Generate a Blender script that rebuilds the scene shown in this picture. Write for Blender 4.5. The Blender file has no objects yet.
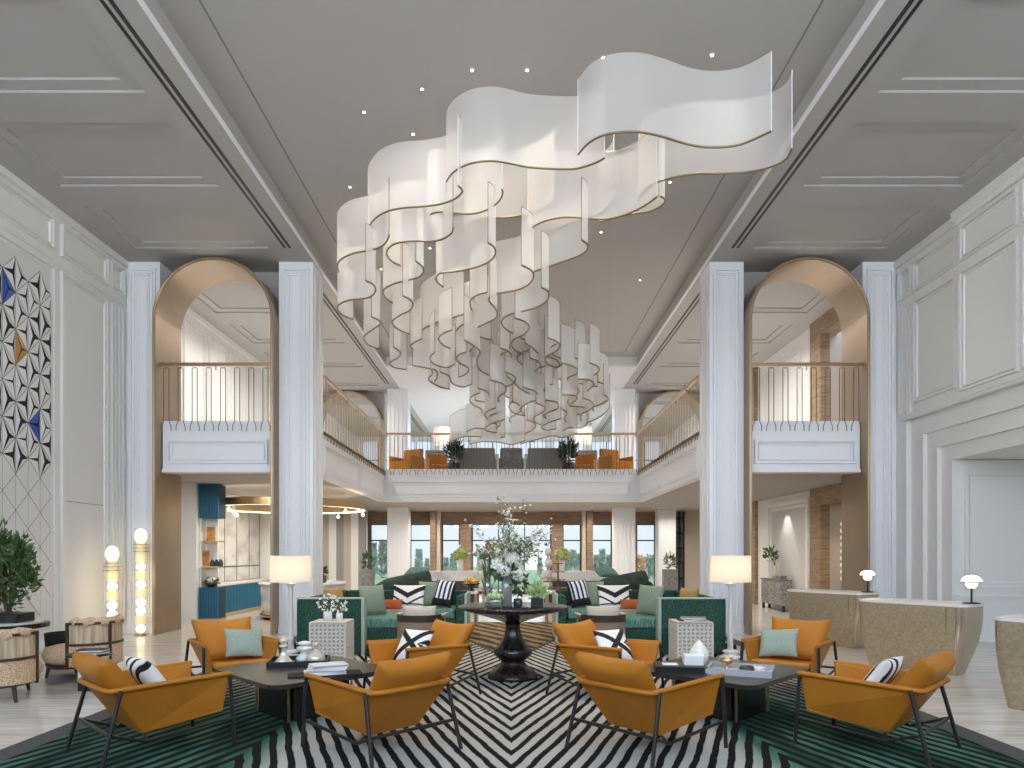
import bpy, bmesh, math, random
from mathutils import Vector, Matrix
random.seed(11)
R = math.radians
PI = math.pi
COL = bpy.context.scene.collection
F, CX, CY, EYE = 682.67, 511.3, 553.0, 1.6


def at(x, y, d):
    return Vector(((x - CX) / F * d, d, EYE + (CY - y) / F * d))


# ------------------------------------------------------------------ materials
def new_mat(name):
    m = bpy.data.materials.new(name)
    m.use_nodes = True
    nt = m.node_tree
    return m, nt, nt.nodes['Principled BSDF']


def mat(name, col, rough=.5, metal=0., spec=.5, **kw):
    m, nt, b = new_mat(name)
    b.inputs['Base Color'].default_value = (*col, 1)
    b.inputs['Roughness'].default_value = rough
    b.inputs['Metallic'].default_value = metal
    b.inputs['Specular IOR Level'].default_value = spec
    for k, v in kw.items():
        b.inputs[k].default_value = v
    return m


def mat_noise(name, c1, c2, scale=5., rough=.5, metal=0., stretch=(1, 1, 1), lo=.35, hi=.65, bump=0., detail=4., wave=None, c3=None, spec=.5, dist=6):
    """two colours mixed by stretched noise in object space; optional bump"""
    m, nt, b = new_mat(name)
    N, L = nt.nodes, nt.links
    tc = N.new('ShaderNodeTexCoord')
    mp = N.new('ShaderNodeMapping')
    mp.inputs['Scale'].default_value = stretch
    L.new(tc.outputs['Object'], mp.inputs['Vector'])
    if wave:
        tx = N.new('ShaderNodeTexWave')
        tx.wave_type = 'BANDS'
        tx.bands_direction = wave
        tx.inputs['Scale'].default_value = scale
        tx.inputs['Distortion'].default_value = dist
        tx.inputs['Detail'].default_value = detail
        tx.inputs['Detail Scale'].default_value = 2
        out = tx.outputs['Fac']
    else:
        tx = N.new('ShaderNodeTexNoise')
        tx.inputs['Scale'].default_value = scale
        tx.inputs['Detail'].default_value = detail
        out = tx.outputs['Fac']
    L.new(mp.outputs['Vector'], tx.inputs['Vector'])
    cr = N.new('ShaderNodeValToRGB')
    cr.color_ramp.elements[0].position = lo
    cr.color_ramp.elements[1].position = hi
    cr.color_ramp.elements[0].color = (*c1, 1)
    cr.color_ramp.elements[1].color = (*c2, 1)
    if c3:
        e = cr.color_ramp.elements.new((lo + hi) / 2)
        e.color = (*c3, 1)
    L.new(out, cr.inputs['Fac'])
    L.new(cr.outputs['Color'], b.inputs['Base Color'])
    b.inputs['Roughness'].default_value = rough
    b.inputs['Metallic'].default_value = metal
    b.inputs['Specular IOR Level'].default_value = spec
    if bump:
        bp = N.new('ShaderNodeBump')
        bp.inputs['Strength'].default_value = bump
        bp.inputs['Distance'].default_value = .01
        L.new(out, bp.inputs['Height'])
        L.new(bp.outputs['Normal'], b.inputs['Normal'])
    return m


def mat_emit(name, col, strength):
    m, nt, b = new_mat(name)
    b.inputs['Base Color'].default_value = (*col, 1)
    b.inputs['Emission Color'].default_value = (*col, 1)
    b.inputs['Emission Strength'].default_value = strength
    return m


def mat_sheet(name, col, transp=.3, transl=.5, gloss=.08, rough=.2):
    """thin translucent sheet: cloth shades, chandelier ribbons"""
    m = bpy.data.materials.new(name)
    m.use_nodes = True
    nt = m.node_tree
    N, L = nt.nodes, nt.links
    for n in list(N):
        N.remove(n)
    o = N.new('ShaderNodeOutputMaterial')
    d = N.new('ShaderNodeBsdfDiffuse')
    d.inputs['Color'].default_value = (*col, 1)
    t = N.new('ShaderNodeBsdfTranslucent')
    t.inputs['Color'].default_value = (*col, 1)
    x = N.new('ShaderNodeMixShader')
    x.inputs[0].default_value = transl
    L.new(d.outputs[0], x.inputs[1])
    L.new(t.outputs[0], x.inputs[2])
    g = N.new('ShaderNodeBsdfGlossy')
    g.inputs['Roughness'].default_value = rough
    g.inputs['Color'].default_value = (.9, .9, .9, 1)
    x2 = N.new('ShaderNodeMixShader')
    x2.inputs[0].default_value = gloss
    L.new(x.outputs[0], x2.inputs[1])
    L.new(g.outputs[0], x2.inputs[2])
    tr = N.new('ShaderNodeBsdfTransparent')
    x3 = N.new('ShaderNodeMixShader')
    x3.inputs[0].default_value = transp
    L.new(x2.outputs[0], x3.inputs[1])
    L.new(tr.outputs[0], x3.inputs[2])
    L.new(x3.outputs[0], o.inputs['Surface'])
    return m


def mat_glass(name, tint=(.95, .98, 1.), gloss=.12):
    m = bpy.data.materials.new(name)
    m.use_nodes = True
    nt = m.node_tree
    N, L = nt.nodes, nt.links
    for n in list(N):
        N.remove(n)
    o = N.new('ShaderNodeOutputMaterial')
    tr = N.new('ShaderNodeBsdfTransparent')
    tr.inputs['Color'].default_value = (*tint, 1)
    g = N.new('ShaderNodeBsdfGlossy')
    g.inputs['Roughness'].default_value = .03
    x = N.new('ShaderNodeMixShader')
    lw = N.new('ShaderNodeLayerWeight')
    pw = N.new('ShaderNodeMath')
    pw.operation = 'POWER'
    pw.inputs[1].default_value = 4
    mu = N.new('ShaderNodeMath')
    mu.operation = 'MULTIPLY_ADD'
    mu.use_clamp = True
    mu.inputs[1].default_value = .55
    mu.inputs[2].default_value = gloss
    L.new(lw.outputs['Facing'], pw.inputs[0])
    L.new(pw.outputs[0], mu.inputs[0])
    L.new(mu.outputs[0], x.inputs[0])
    L.new(tr.outputs[0], x.inputs[1])
    L.new(g.outputs[0], x.inputs[2])
    L.new(x.outputs[0], o.inputs['Surface'])
    return m


M = {}
M['pier'] = mat('white_lacquer', (.86, .87, .905), .38)
M['wall'] = mat('warm_white_paint', (.82, .815, .80), .55)
M['ceil'] = mat('grey_ceiling_paint', (.43, .415, .40), .7)
M['ceil_white'] = mat('white_ceiling_paint', (.72, .72, .73), .7)
M['soffit'] = mat('taupe_soffit_paint', (.37, .35, .335), .7)
M['black'] = mat('black_metal', (.012, .012, .012), .45)
M['floor'] = mat_noise('travertine_floor', (.50, .46, .415), (.78, .745, .70), 2.2, .16, 0, (.55, 7, 1), .3, .72, detail=8, spec=.5)
M['border'] = mat_noise('charcoal_rug_border', (.05, .048, .048), (.085, .082, .08), 60, .95)
M['gold'] = mat_noise('brushed_bronze', (.36, .275, .195), (.43, .335, .24), 4, .40, .8, (30, 30, .6), .3, .7)
M['gold_edge'] = mat('polished_gold', (.80, .62, .38), .22, 1.)
M['rail'] = mat('antique_brass', (.42, .31, .20), .3, .9)
M['rod'] = mat('bronze_rod', (.16, .13, .105), .35, .8)
M['trav'] = mat_noise('ochre_travertine', (.20, .13, .078), (.42, .30, .185), 3.2, .45, 0, (.8, .8, 9), .3, .7, detail=7)
M['trav2'] = mat_noise('brown_travertine', (.15, .095, .062), (.33, .225, .15), 3.2, .5, 0, (.8, .8, 10), .3, .7, detail=7)
M['marble'] = mat_noise('white_marble', (.56, .545, .53), (.74, .73, .72), 1.6, .2, 0, (1, 1, 1.6), .36, .52, detail=9)
M['blue'] = mat('petrol_blue_lacquer', (.020, .135, .24), .42)
M['teal_light'] = mat('pale_blue_panel', (.35, .47, .55), .5)
M['amber'] = mat_noise('amber_leather', (.42, .155, .014), (.48, .187, .019), 3, .5, 0, (1, 1, 1), .3, .7, spec=.25)
M['tan'] = mat_noise('caramel_leather', (.30, .125, .025), (.37, .16, .034), 3, .42, 0, (1, 1, 1), .3, .7, spec=.4)
M['leg'] = mat('gunmetal_tube', (.045, .042, .042), .4, .6)
M['dark_wood'] = mat_noise('dark_stained_wood', (.022, .016, .013), (.045, .033, .027), 4, .28, 0, (1, 12, 12), .3, .7)
M['espresso'] = mat_noise('espresso_lacquer', (.012, .009, .008), (.024, .018, .016), 3, .22, 0, (8, 8, 1), .3, .7)
M['brass'] = mat('brass', (.65, .47, .25), .28, 1.)
M['velvet'] = mat_noise('green_chenille', (.004, .042, .027), (.20, .31, .25), 42, .85, 0, (1, 1, 3), .44, .70, detail=6, c3=(.010, .074, .050))
M['velvet_seat'] = mat_noise('sea_green_velvet', (.030, .135, .095), (.20, .34, .28), 9, .75, 0, (5, 5, .8), .35, .7, detail=5)
M['trim_pale'] = mat('pale_sage_piping', (.38, .45, .38), .6)
M['sage'] = mat_noise('sage_linen', (.21, .27, .20), (.27, .335, .26), 60, .9)
M['mint'] = mat_noise('mint_linen', (.27, .34, .285), (.33, .40, .345), 60, .9)
M['white_cloth'] = mat('white_cloth', (.82, .82, .81), .85)
M['black_cloth'] = mat('black_cloth', (.01, .01, .011), .85)
M['navy'] = mat('navy_cloth', (.008, .025, .085), .85)
M['orange'] = mat('rust_orange_cloth', (.42, .085, .022), .85)
M['mustard'] = mat_noise('ochre_cloth', (.38, .24, .09), (.46, .30, .13), 30, .9)
M['cream'] = mat_noise('cream_linen', (.50, .44, .36), (.60, .54, .46), 50, .9)
M['wood'] = mat_noise('walnut_wood', (.10, .058, .032), (.17, .10, .06), 5, .4, 0, (1, 1, 9), .3, .7)
M['wood_light'] = mat_noise('taupe_veneer', (.24, .165, .115), (.33, .235, .17), 5, .45, 0, (1, 1, 9), .3, .7)
M['wood_dark'] = mat_noise('dark_walnut', (.035, .02, .013), (.065, .038, .025), 5, .4, 0, (1, 1, 9), .3, .7)
M['boucle'] = mat_noise('speckled_boucle', (.36, .22, .12), (.72, .52, .34), 70, .95, 0, (1, 1, 1), .33, .6, .25, 3)
M['cane'] = mat_noise('woven_cane', (.36, .26, .155), (.64, .51, .34), 26, .8, 0, (1, 1, .05), .35, .6)
M['lattice'] = mat('ivory_lattice', (.66, .61, .54), .5)
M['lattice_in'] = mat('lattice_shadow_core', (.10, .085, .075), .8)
M['white'] = mat('white_gloss', (.80, .80, .79), .3)
M['ceramic'] = mat('white_ceramic', (.82, .80, .76), .25)
M['paper'] = mat('paper_white', (.78, .77, .76), .6)
M['paper_grey'] = mat('paper_grey', (.42, .42, .44), .6)
M['glass'] = mat_glass('clear_glass', (.90, .94, .93), .17)
M['pane'] = mat_glass('window_glass', (.96, .985, 1.), .06)
M['smoke'] = mat('smoky_glass', (.05, .05, .055), .1)
M['pearl'] = mat('pearl_glass', (.70, .64, .54), .12, .3)
M['shade'] = mat_sheet('ivory_lamp_shade', (.82, .77, .68), .0, .5, 0)
M['forest'] = mat_noise('forest_velvet', (.010, .028, .021), (.032, .065, .052), 6, .8)
M['bulb'] = mat_emit('warm_bulb', (1., .80, .55), 6)
M['globe'] = mat_emit('glowing_opal_globe', (1., .90, .70), 1.2)
M['globe_soft'] = mat_emit('glowing_ribbed_glass', (1., .86, .50), .38)
M['opal'] = mat_emit('opal_lamp_glass', (1., .88, .70), 1.5)
M['led'] = mat_emit('led_strip', (1., .88, .62), 4)
M['spot'] = mat_emit('spot_lens', (1., .90, .74), 7)
M['ribbon'] = mat_sheet('pearl_organza', (.90, .89, .88), .50, .48, .05, .25)
M['ribbon_edge'] = mat('champagne_trim', (.26, .19, .11), .4, .6)
M['frosted'] = mat_sheet('frosted_vase_glass', (.70, .73, .75), .52, .35, .18, .1)
M['panel_grey'] = mat('pale_grey_panel', (.60, .595, .60), .6)
M['wire'] = mat_sheet('clear_wire', (.5, .5, .5), .82, .2, .02)
M['clear_edge'] = mat('frosted_edge_strip', (.78, .79, .82), .3)
M['leaf'] = mat_noise('leaf_green', (.025, .07, .018), (.11, .19, .055), 9, .6)
M['leaf_pale'] = mat_noise('leaf_pale_green', (.10, .17, .045), (.30, .38, .15), 9, .6)
M['leaf_dark'] = mat_noise('leaf_dark_green', (.008, .025, .009), (.03, .065, .022), 9, .6)
M['conifer'] = mat_noise('conifer_green', (.10, .135, .10), (.24, .29, .21), 3, .8)
M['autumn'] = mat_noise('autumn_leaf', (.25, .12, .05), (.42, .25, .11), 3, .8)
M['bark'] = mat('bark', (.10, .07, .05), .8)
M['petal'] = mat('white_petal', (.90, .90, .85), .7)
M['petal_lime'] = mat('lime_petal', (.62, .66, .28), .7)
M['petal_yel'] = mat('yellow_petal', (.80, .50, .04), .7)
M['petal_green'] = mat('pale_green_petal', (.48, .60, .30), .7)
M['grey_box'] = mat_noise('grey_stone', (.17, .165, .165), (.25, .245, .245), 12, .7)
M['grey_up'] = mat_noise('grey_upholstery', (.20, .185, .175), (.26, .24, .225), 40, .9)
M['desk'] = mat_noise('bronze_damask_panel', (.40, .31, .195), (.48, .385, .255), 26, .38, .3, (1, 1, 1), .4, .62, detail=2)
M['desk_end'] = mat('champagne_metal', (.58, .49, .37), .26, .75)
M['desk_top'] = mat('warm_white_stone', (.86, .82, .76), .25)  # even pale stone, no backlight
M['inlay'] = mat_noise('bone_inlay', (.11, .105, .10), (.46, .445, .42), 38, .5, 0, (1, 1, 1), .46, .54, detail=1)
M['amber_book'] = mat_noise('amber_cover', (.30, .10, .02), (.75, .42, .13), 5, .4)
M['tile'] = mat('white_plaster_facet', (.76, .75, .735), .55)
M['tile_gap'] = mat('joint_and_painted_shade', (.03, .03, .032), .8)
M['tile_blue'] = mat('cobalt_facet', (.03, .10, .42), .35)
M['tile_gold'] = mat('amber_facet', (.55, .30, .08), .35, .4)
M['groove'] = mat('panel_groove', (.22, .215, .21), .7)
M['blue_shade'] = mat('petrol_blue_painted_shade', (.006, .035, .065), .6)  # shade between the flutes, put into the colour
M['hedge'] = mat_noise('bright_hedge', (.05, .20, .03), (.16, .42, .09), 4, .7)
M['lawn'] = mat_noise('lawn', (.10, .14, .06), (.18, .22, .11), 2, .9)
M['screen_beige'] = mat('beige_panel', (.50, .44, .38), .6)
M['screen_grey'] = mat('grey_panel', (.30, .29, .29), .6)


# ------------------------------------------------------------------ rug material
def rug_material():
    m, nt, b = new_mat('diamond_stripe_rug')
    N, L = nt.nodes, nt.links

    def val(v):
        return v

    def op(o, a, c=None, clamp=False):
        n = N.new('ShaderNodeMath')
        n.operation = o
        n.use_clamp = clamp
        for i, s in enumerate([a] if c is None else [a, c]):
            if isinstance(s, (int, float)):
                n.inputs[i].default_value = s
            else:
                L.new(s, n.inputs[i])
        return n.outputs[0]

    def mixc(f, c1, c2):
        n = N.new('ShaderNodeMix')
        n.data_type = 'RGBA'
        if isinstance(f, (int, float)):
            n.inputs[0].default_value = f
        else:
            L.new(f, n.inputs[0])
        for i, s in ((6, c1), (7, c2)):
            if isinstance(s, tuple):
                n.inputs[i].default_value = (*s, 1)
            else:
                L.new(s, n.inputs[i])
        return n.outputs[2]

    tc = N.new('ShaderNodeTexCoord')
    sx = N.new('ShaderNodeSeparateXYZ')
    L.new(tc.outputs['Object'], sx.inputs[0])
    x, y = sx.outputs[0], sx.outputs[1]
    nz = N.new('ShaderNodeTexNoise')
    nz.inputs['Scale'].default_value = 2.6
    nz.inputs['Detail'].default_value = 3
    L.new(tc.outputs['Object'], nz.inputs['Vector'])
    wob = op('MULTIPLY', op('SUBTRACT', nz.outputs['Fac'], .5), .16)
    ax = op('ABSOLUTE', x)
    d = op('PINGPONG', ax, 2.12)
    q = op('ABSOLUTE', op('SUBTRACT', y, 8.74))
    ph = op('ADD', op('ADD', q, op('MULTIPLY', d, 2.75)), wob)
    s = op('FRACT', op('DIVIDE', ph, .37))
    tri = op('ABSOLUTE', op('SUBTRACT', s, .5))            # 0..0.5
    outer = op('MULTIPLY', op('MULTIPLY', op('SUBTRACT', ax, 1.75), 3.5, True), op('MULTIPLY', op('SUBTRACT', 7.9, y), 1.6, True))
    width = op('ADD', .265, op('MULTIPLY', outer, -.045))
    black = op('MULTIPLY', op('SUBTRACT', tri, width), 26, True)
    n2 = N.new('ShaderNodeTexNoise')
    n2.inputs['Scale'].default_value = 140
    L.new(tc.outputs['Object'], n2.inputs['Vector'])
    n3 = N.new('ShaderNodeTexNoise')
    n3.inputs['Scale'].default_value = 1.1
    n3.inputs['Detail'].default_value = 5
    mp = N.new('ShaderNodeMapping')
    mp.inputs['Scale'].default_value = (2.2, .5, 1)
    L.new(tc.outputs['Object'], mp.inputs['Vector'])
    L.new(mp.outputs[0], n3.inputs['Vector'])
    grey = mixc(n2.outputs['Fac'], (.30, .29, .265), (.60, .585, .545))
    green = mixc(op('MULTIPLY', op('SUBTRACT', n3.outputs['Fac'], .42), 5, True), (.012, .060, .038), (.10, .245, .175))
    # outer fields carry a second thin dark line inside each green stripe
    s2 = op('FRACT', op('DIVIDE', ph, .185))
    thin = op('MULTIPLY', op('SUBTRACT', op('ABSOLUTE', op('SUBTRACT', s2, .5)), .36), 26, True)
    green2 = mixc(op('MULTIPLY', thin, op('MULTIPLY', op('SUBTRACT', n3.outputs['Fac'], .50), 2.6, True)), green, (.006, .008, .007))
    light = mixc(outer, grey, green2)
    col = mixc(black, light, (.008, .008, .008))
    L.new(col, b.inputs['Base Color'])
    b.inputs['Roughness'].default_value = .95
    b.inputs['Specular IOR Level'].default_value = .15
    bp = N.new('ShaderNodeBump')
    bp.inputs['Strength'].default_value = .5
    bp.inputs['Distance'].default_value = .01
    L.new(n2.outputs['Fac'], bp.inputs['Height'])
    L.new(bp.outputs[0], b.inputs['Normal'])
    return m


M['rug'] = rug_material()
M['rug_brown'] = mat_noise('tawny_stripe_rug', (.012, .010, .008), (.27, .18, .07), 1.7, .95, 0, (1, .55, 1), .34, .62, wave='DIAGONAL', dist=2.2, detail=4, c3=(.15, .075, .03))


# ------------------------------------------------------------------ mesh builder
class MB:
    def __init__(s):
        s.v, s.f, s.mi, s.sm = [], [], [], []

    def add(s, vs, fs, mi=0, sm=False, mx=None):
        o = len(s.v)
        for p in vs:
            s.v.append(tuple(mx @ Vector(p)) if mx else tuple(p))
        for k, fc in enumerate(fs):
            s.f.append([o + i for i in fc])
            s.mi.append(mi if isinstance(mi, int) else mi[k])
            s.sm.append(sm)
        return s

    def bb(s, x0, x1, y0, y1, z0, z1, mi=0, mx=None):
        x0, x1 = min(x0, x1), max(x0, x1)
        y0, y1 = min(y0, y1), max(y0, y1)
        z0, z1 = min(z0, z1), max(z0, z1)
        vs = [(x0, y0, z0), (x1, y0, z0), (x1, y1, z0), (x0, y1, z0), (x0, y0, z1), (x1, y0, z1), (x1, y1, z1), (x0, y1, z1)]
        fs = [(0, 3, 2, 1), (4, 5, 6, 7), (0, 1, 5, 4), (1, 2, 6, 5), (2, 3, 7, 6), (3, 0, 4, 7)]
        return s.add(vs, fs, mi, False, mx)

    def box(s, c, d, mi=0, rz=0., rx=0., ry=0.):
        mx = Matrix.Translation(c) @ Matrix.Rotation(rz, 4, 'Z') @ Matrix.Rotation(ry, 4, 'Y') @ Matrix.Rotation(rx, 4, 'X')
        return s.bb(-d[0] / 2, d[0] / 2, -d[1] / 2, d[1] / 2, -d[2] / 2, d[2] / 2, mi, mx)

    def hexa(s, lo, hi, mi=0, sm=False):
        """lo, hi: four corners each, counter-clockwise from above"""
        fs = [(3, 2, 1, 0), (4, 5, 6, 7), (0, 1, 5, 4), (1, 2, 6, 5), (2, 3, 7, 6), (3, 0, 4, 7)]
        return s.add(list(lo) + list(hi), fs, mi, sm)

    def prism(s, poly, z0, z1, mi=0, mx=None, sm=False):
        n = len(poly)
        vs = [(p[0], p[1], z0) for p in poly] + [(p[0], p[1], z1) for p in poly]
        s.add(vs, [tuple(range(n - 1, -1, -1)), tuple(range(n, 2 * n))], mi, False, mx)
        return s.add(vs, [(i, (i + 1) % n, n + (i + 1) % n, n + i) for i in range(n)], mi, sm, mx)

    def loft(s, rings, mi=0, sm=True, caps=True, closed=True):
        n = len(rings[0])
        vs = [p for r in rings for p in r]
        fs = []
        for k in range(len(rings) - 1):
            for i in range(n if closed else n - 1):
                j = (i + 1) % n
                fs.append((k * n + i, k * n + j, (k + 1) * n + j, (k + 1) * n + i))
        s.add(vs, fs, mi, sm)
        if caps and closed:
            s.add(rings[0], [tuple(range(n - 1, -1, -1))], mi)
            s.add(rings[-1], [tuple(range(n))], mi)
        return s

    def tube(s, pts, r, n=8, closed=False, mi=0, sm=True, caps=True):
        pts = [Vector(p) for p in pts]
        m = len(pts)
        rr = r if isinstance(r, (list, tuple)) else [r] * m
        rings, up = [], None
        for i, p in enumerate(pts):
            a = pts[i - 1] if (i or closed) else p
            c = pts[(i + 1) % m] if (i < m - 1 or closed) else p
            t = (c - a)
            t = t.normalized() if t.length > 1e-9 else Vector((0, 0, 1))
            if up is None:
                up = Vector((0, 0, 1)) if abs(t.z) < .9 else Vector((1, 0, 0))
            x = up - t * up.dot(t)
            if x.length < 1e-6:
                x = Vector((1, 0, 0)) - t * t.x
            x.normalize()
            up = x
            w = t.cross(x)
            rings.append([p + (x * math.cos(2 * PI * (k + .5) / n) + w * math.sin(2 * PI * (k + .5) / n)) * rr[i] for k in range(n)])
        if closed:
            rings.append(rings[0])
        return s.loft(rings, mi, sm, caps and not closed)

    def lathe(s, prof, c=(0, 0, 0), n=24, mi=0, sm=True, sx=1., sy=1.):
        rings = [[(c[0] + sx * r * math.cos(2 * PI * k / n), c[1] + sy * r * math.sin(2 * PI * k / n), c[2] + z) for k in range(n)] for r, z in prof]
        return s.loft(rings, mi, sm, True)

    def ball(s, c, r, n=12, mi=0, sx=1., sy=1., sz=1.):
        m = max(4, n // 2)
        prof = [(max(1e-4, r * math.sin(PI * k / m)), -r * sz * math.cos(PI * k / m)) for k in range(m + 1)]
        return s.lathe(prof, c, n, mi, True, sx, sy)

    def grid(s, fn, nu, nv, mi=None, sm=True, flip=False):
        vs = [fn(-1 + 2 * i / nu, -1 + 2 * j / nv) for j in range(nv + 1) for i in range(nu + 1)]
        fs, ms = [], []
        for j in range(nv):
            for i in range(nu):
                a = j * (nu + 1) + i
                q = (a, a + 1, a + nu + 2, a + nu + 1)
                fs.append(q[::-1] if flip else q)
                ms.append(mi(-1 + 2 * (i + .5) / nu, -1 + 2 * (j + .5) / nv) if mi else 0)
        return s.add(vs, fs, ms, sm)

    def leaf(s, p, d, ln, w, mi=0):
        d = Vector(d).normalized()
        a = d.cross(Vector((random.uniform(-1, 1), random.uniform(-1, 1), random.uniform(-1, 1))))
        if a.length < 1e-3:
            a = d.cross(Vector((0, 0, 1)))
        a = a.normalized() * w / 2
        p = Vector(p)
        nrm = d.cross(a).normalized() * w * .15
        return s.add([p, p + d * ln * .45 + a + nrm, p + d * ln, p + d * ln * .45 - a + nrm], [(0, 1, 2), (0, 2, 3)], mi)

    def foliage(s, c, rad, n, ln, w, mi=0, up=.2, shell=.35):
        for _ in range(n):
            u = Vector((random.gauss(0, 1), random.gauss(0, 1), random.gauss(0, 1))).normalized()
            k = random.uniform(shell, 1)
            p = Vector(c) + Vector((u.x * rad[0], u.y * rad[1], u.z * rad[2])) * k
            dd = u + Vector((random.uniform(-.8, .8), random.uniform(-.8, .8), up + random.uniform(-.5, .8)))
            s.leaf(p, dd, ln * random.uniform(.7, 1.3), w * random.uniform(.7, 1.3), mi)
        return s

    def mesh(s, name, mats):
        me = bpy.data.meshes.new(name)
        me.from_pydata(s.v, [], s.f)
        for m in (mats if isinstance(mats, (list, tuple)) else [mats]):
            me.materials.append(m)
        me.polygons.foreach_set('material_index', s.mi)
        me.polygons.foreach_set('use_smooth', s.sm)
        me.update()
        return me

    def build(s, name, mats, parent=None, bevel=0., seg=2, loc=None, rz=0., weld=False):
        o = bpy.data.objects.new(name, s.mesh(name, mats))
        COL.objects.link(o)
        if weld:
            w = o.modifiers.new('weld', 'WELD')
            w.merge_threshold = .0005
        if bevel:
            b = o.modifiers.new('bevel', 'BEVEL')
            b.width = bevel
            b.segments = seg
            b.limit_method = 'ANGLE'
            b.angle_limit = R(40)
        if parent:
            o.parent = parent
        if loc:
            o.location = loc
        if rz:
            o.rotation_euler.z = rz
        return o


def tag(o, label, cat, group=None, kind=None):
    o['label'] = label
    o['category'] = cat
    if group:
        o['group'] = group
    if kind:
        o['kind'] = kind
    return o


def struct(o):
    o['kind'] = 'structure'
    return o


def thing(name, label, cat, loc=(0, 0, 0), rz=0., group=None):
    o = bpy.data.objects.new(name, None)
    o.empty_display_size = .1
    COL.objects.link(o)
    o.location = loc
    o.rotation_euler.z = rz
    return tag(o, label, cat, group)


def kids(o):
    return [c for c in bpy.data.objects if c.parent == o]


def clone(o, loc=None, rz=None, label=None, group=None, parent=None, sx=None):
    c = o.copy()
    COL.objects.link(c)
    if parent:
        c.parent = parent
    if loc is not None:
        c.location = loc
    if rz is not None:
        c.rotation_euler.z = rz
    if label:
        c['label'] = label
    if group:
        c['group'] = group
    for ch in kids(o):
        if ch is not c:
            clone(ch, parent=c)
    return c


def smooth_path(pts, n=6, closed=False):
    """Catmull-Rom through pts"""
    P = [Vector(p) for p in pts]
    out = []
    m = len(P)
    for i in range(m - 1):
        p0 = P[max(i - 1, 0)]
        p1, p2 = P[i], P[i + 1]
        p3 = P[min(i + 2, m - 1)]
        for k in range(n):
            t = k / n
            out.append(.5 * ((2 * p1) + (p2 - p0) * t + (2 * p0 - 5 * p1 + 4 * p2 - p3) * t * t + (3 * p1 - p0 - 3 * p2 + p3) * t ** 3))
    out.append(P[-1])
    return out


def area(name, loc, size, power, col=(1, .9, .78), rot=(0, 0, 0), sy=None, spread=None):
    l = bpy.data.lights.new(name, 'AREA')
    l.energy = power
    l.color = col
    l.size = size
    if sy:
        l.shape = 'RECTANGLE'
        l.size_y = sy
    if spread:
        l.spread = R(spread)
    o = bpy.data.objects.new(name, l)
    o.location = loc
    o.rotation_euler = rot
    COL.objects.link(o)
    return o


def point(name, loc, power, col=(1, .8, .55), r=.05, spot=None, rot=(0, 0, 0)):
    l = bpy.data.lights.new(name, 'SPOT' if spot else 'POINT')
    l.energy = power
    l.color = col
    l.shadow_soft_size = r
    if spot:
        l.spot_size = R(spot)
        l.spot_blend = .6
    o = bpy.data.objects.new(name, l)
    o.location = loc
    o.rotation_euler = rot
    COL.objects.link(o)
    return o

# ================================================================== THE SETTING
W, HC, HA, XA, XB = 7.68, 7.4, 7.72, 3.93, 3.97     # side walls, side ceiling, atrium ceiling, cove edge, gallery edge
ZS, ZF = 3.21, 4.20                                  # gallery soffit and gallery floor
Y1, YF = 13.6, 21.3                                  # pier line, far gallery edge


def frame_bars(w, d):
    """two mouldings with a narrow shadow gap between them: (offset, width, projection)"""
    return ((0, w * .46, d), (w * .46 + .03, w * .30, d * .62))


def frame_x(mb, X, s, y0, y1, z0, z1, w=.08, d=.06, mi=0):
    """picture-frame moulding on a wall X = const, proud towards s"""
    for (a, wd, dd) in frame_bars(w, d):
        yy0, yy1, zz0, zz1 = y0 + a, y1 - a, z0 + a, z1 - a
        x0, x1 = X - s * .01, X + s * dd
        mb.bb(x0, x1, yy0, yy0 + wd, zz0, zz1, mi)
        mb.bb(x0, x1, yy1 - wd, yy1, zz0, zz1, mi)
        mb.bb(x0, x1, yy0 + wd, yy1 - wd, zz0, zz0 + wd, mi)
        mb.bb(x0, x1, yy0 + wd, yy1 - wd, zz1 - wd, zz1, mi)


def frame_y(mb, Y, x0, x1, z0, z1, w=.065, d=.045, mi=0):
    """the same on a wall Y = const, proud towards the camera side"""
    for (a, wd, dd) in frame_bars(w, d):
        a0, a1, c0, c1 = x0 + a, x1 - a, z0 + a, z1 - a
        y0, y1 = Y + .01, Y - dd
        mb.bb(a0, a0 + wd, y0, y1, c0, c1, mi)
        mb.bb(a1 - wd, a1, y0, y1, c0, c1, mi)
        mb.bb(a0 + wd, a1 - wd, y0, y1, c0, c0 + wd, mi)
        mb.bb(a0 + wd, a1 - wd, y0, y1, c1 - wd, c1, mi)


# ---- floor
struct(MB().bb(-8.2, 10.4, -1, 30, -.2, 0).build('floor', M['floor']))

# ---- side walls
b = MB().bb(-8.0, -W, -1, 34.2, 0, HC)
struct(b.build('wall_left', M['wall']))
b = MB()
# mouldings of the left wall
for (y0, y1) in ((6.0, 8.35), (8.55, 11.42)):
    frame_x(b, -W, 1, y0, y1, 6.66, 7.2)
frame_x(b, -W, 1, 11.62, 12.96, 6.66, 7.2)
frame_x(b, -W, 1, 13.06, 13.5, 6.66, 7.2)
frame_x(b, -W, 1, 11.62, 12.96, .3, 6.4, .09, .05)
frame_x(b, -W, 1, 8.55, 11.45, .3, 6.4, .09, .05)
for k in range(4):
    b.bb(-W - .01, -W + .05, 13.08 + k * .115, 13.13 + k * .115, .3, 6.4)
b.bb(-W - .01, -W + .06, -1, 13.6, 7.28, HC)
b.bb(-W - .01, -W + .03, -1, 13.6, 6.5, 6.56)
for k in range(7):
    y0 = 14.6 + k * 1.35
    frame_x(b, -W, 1, y0, y0 + 1.15, ZF + .3, 7.1)
b.bb(-W - .01, -W + .06, 14.4, 30, 7.28, HC)
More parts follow.
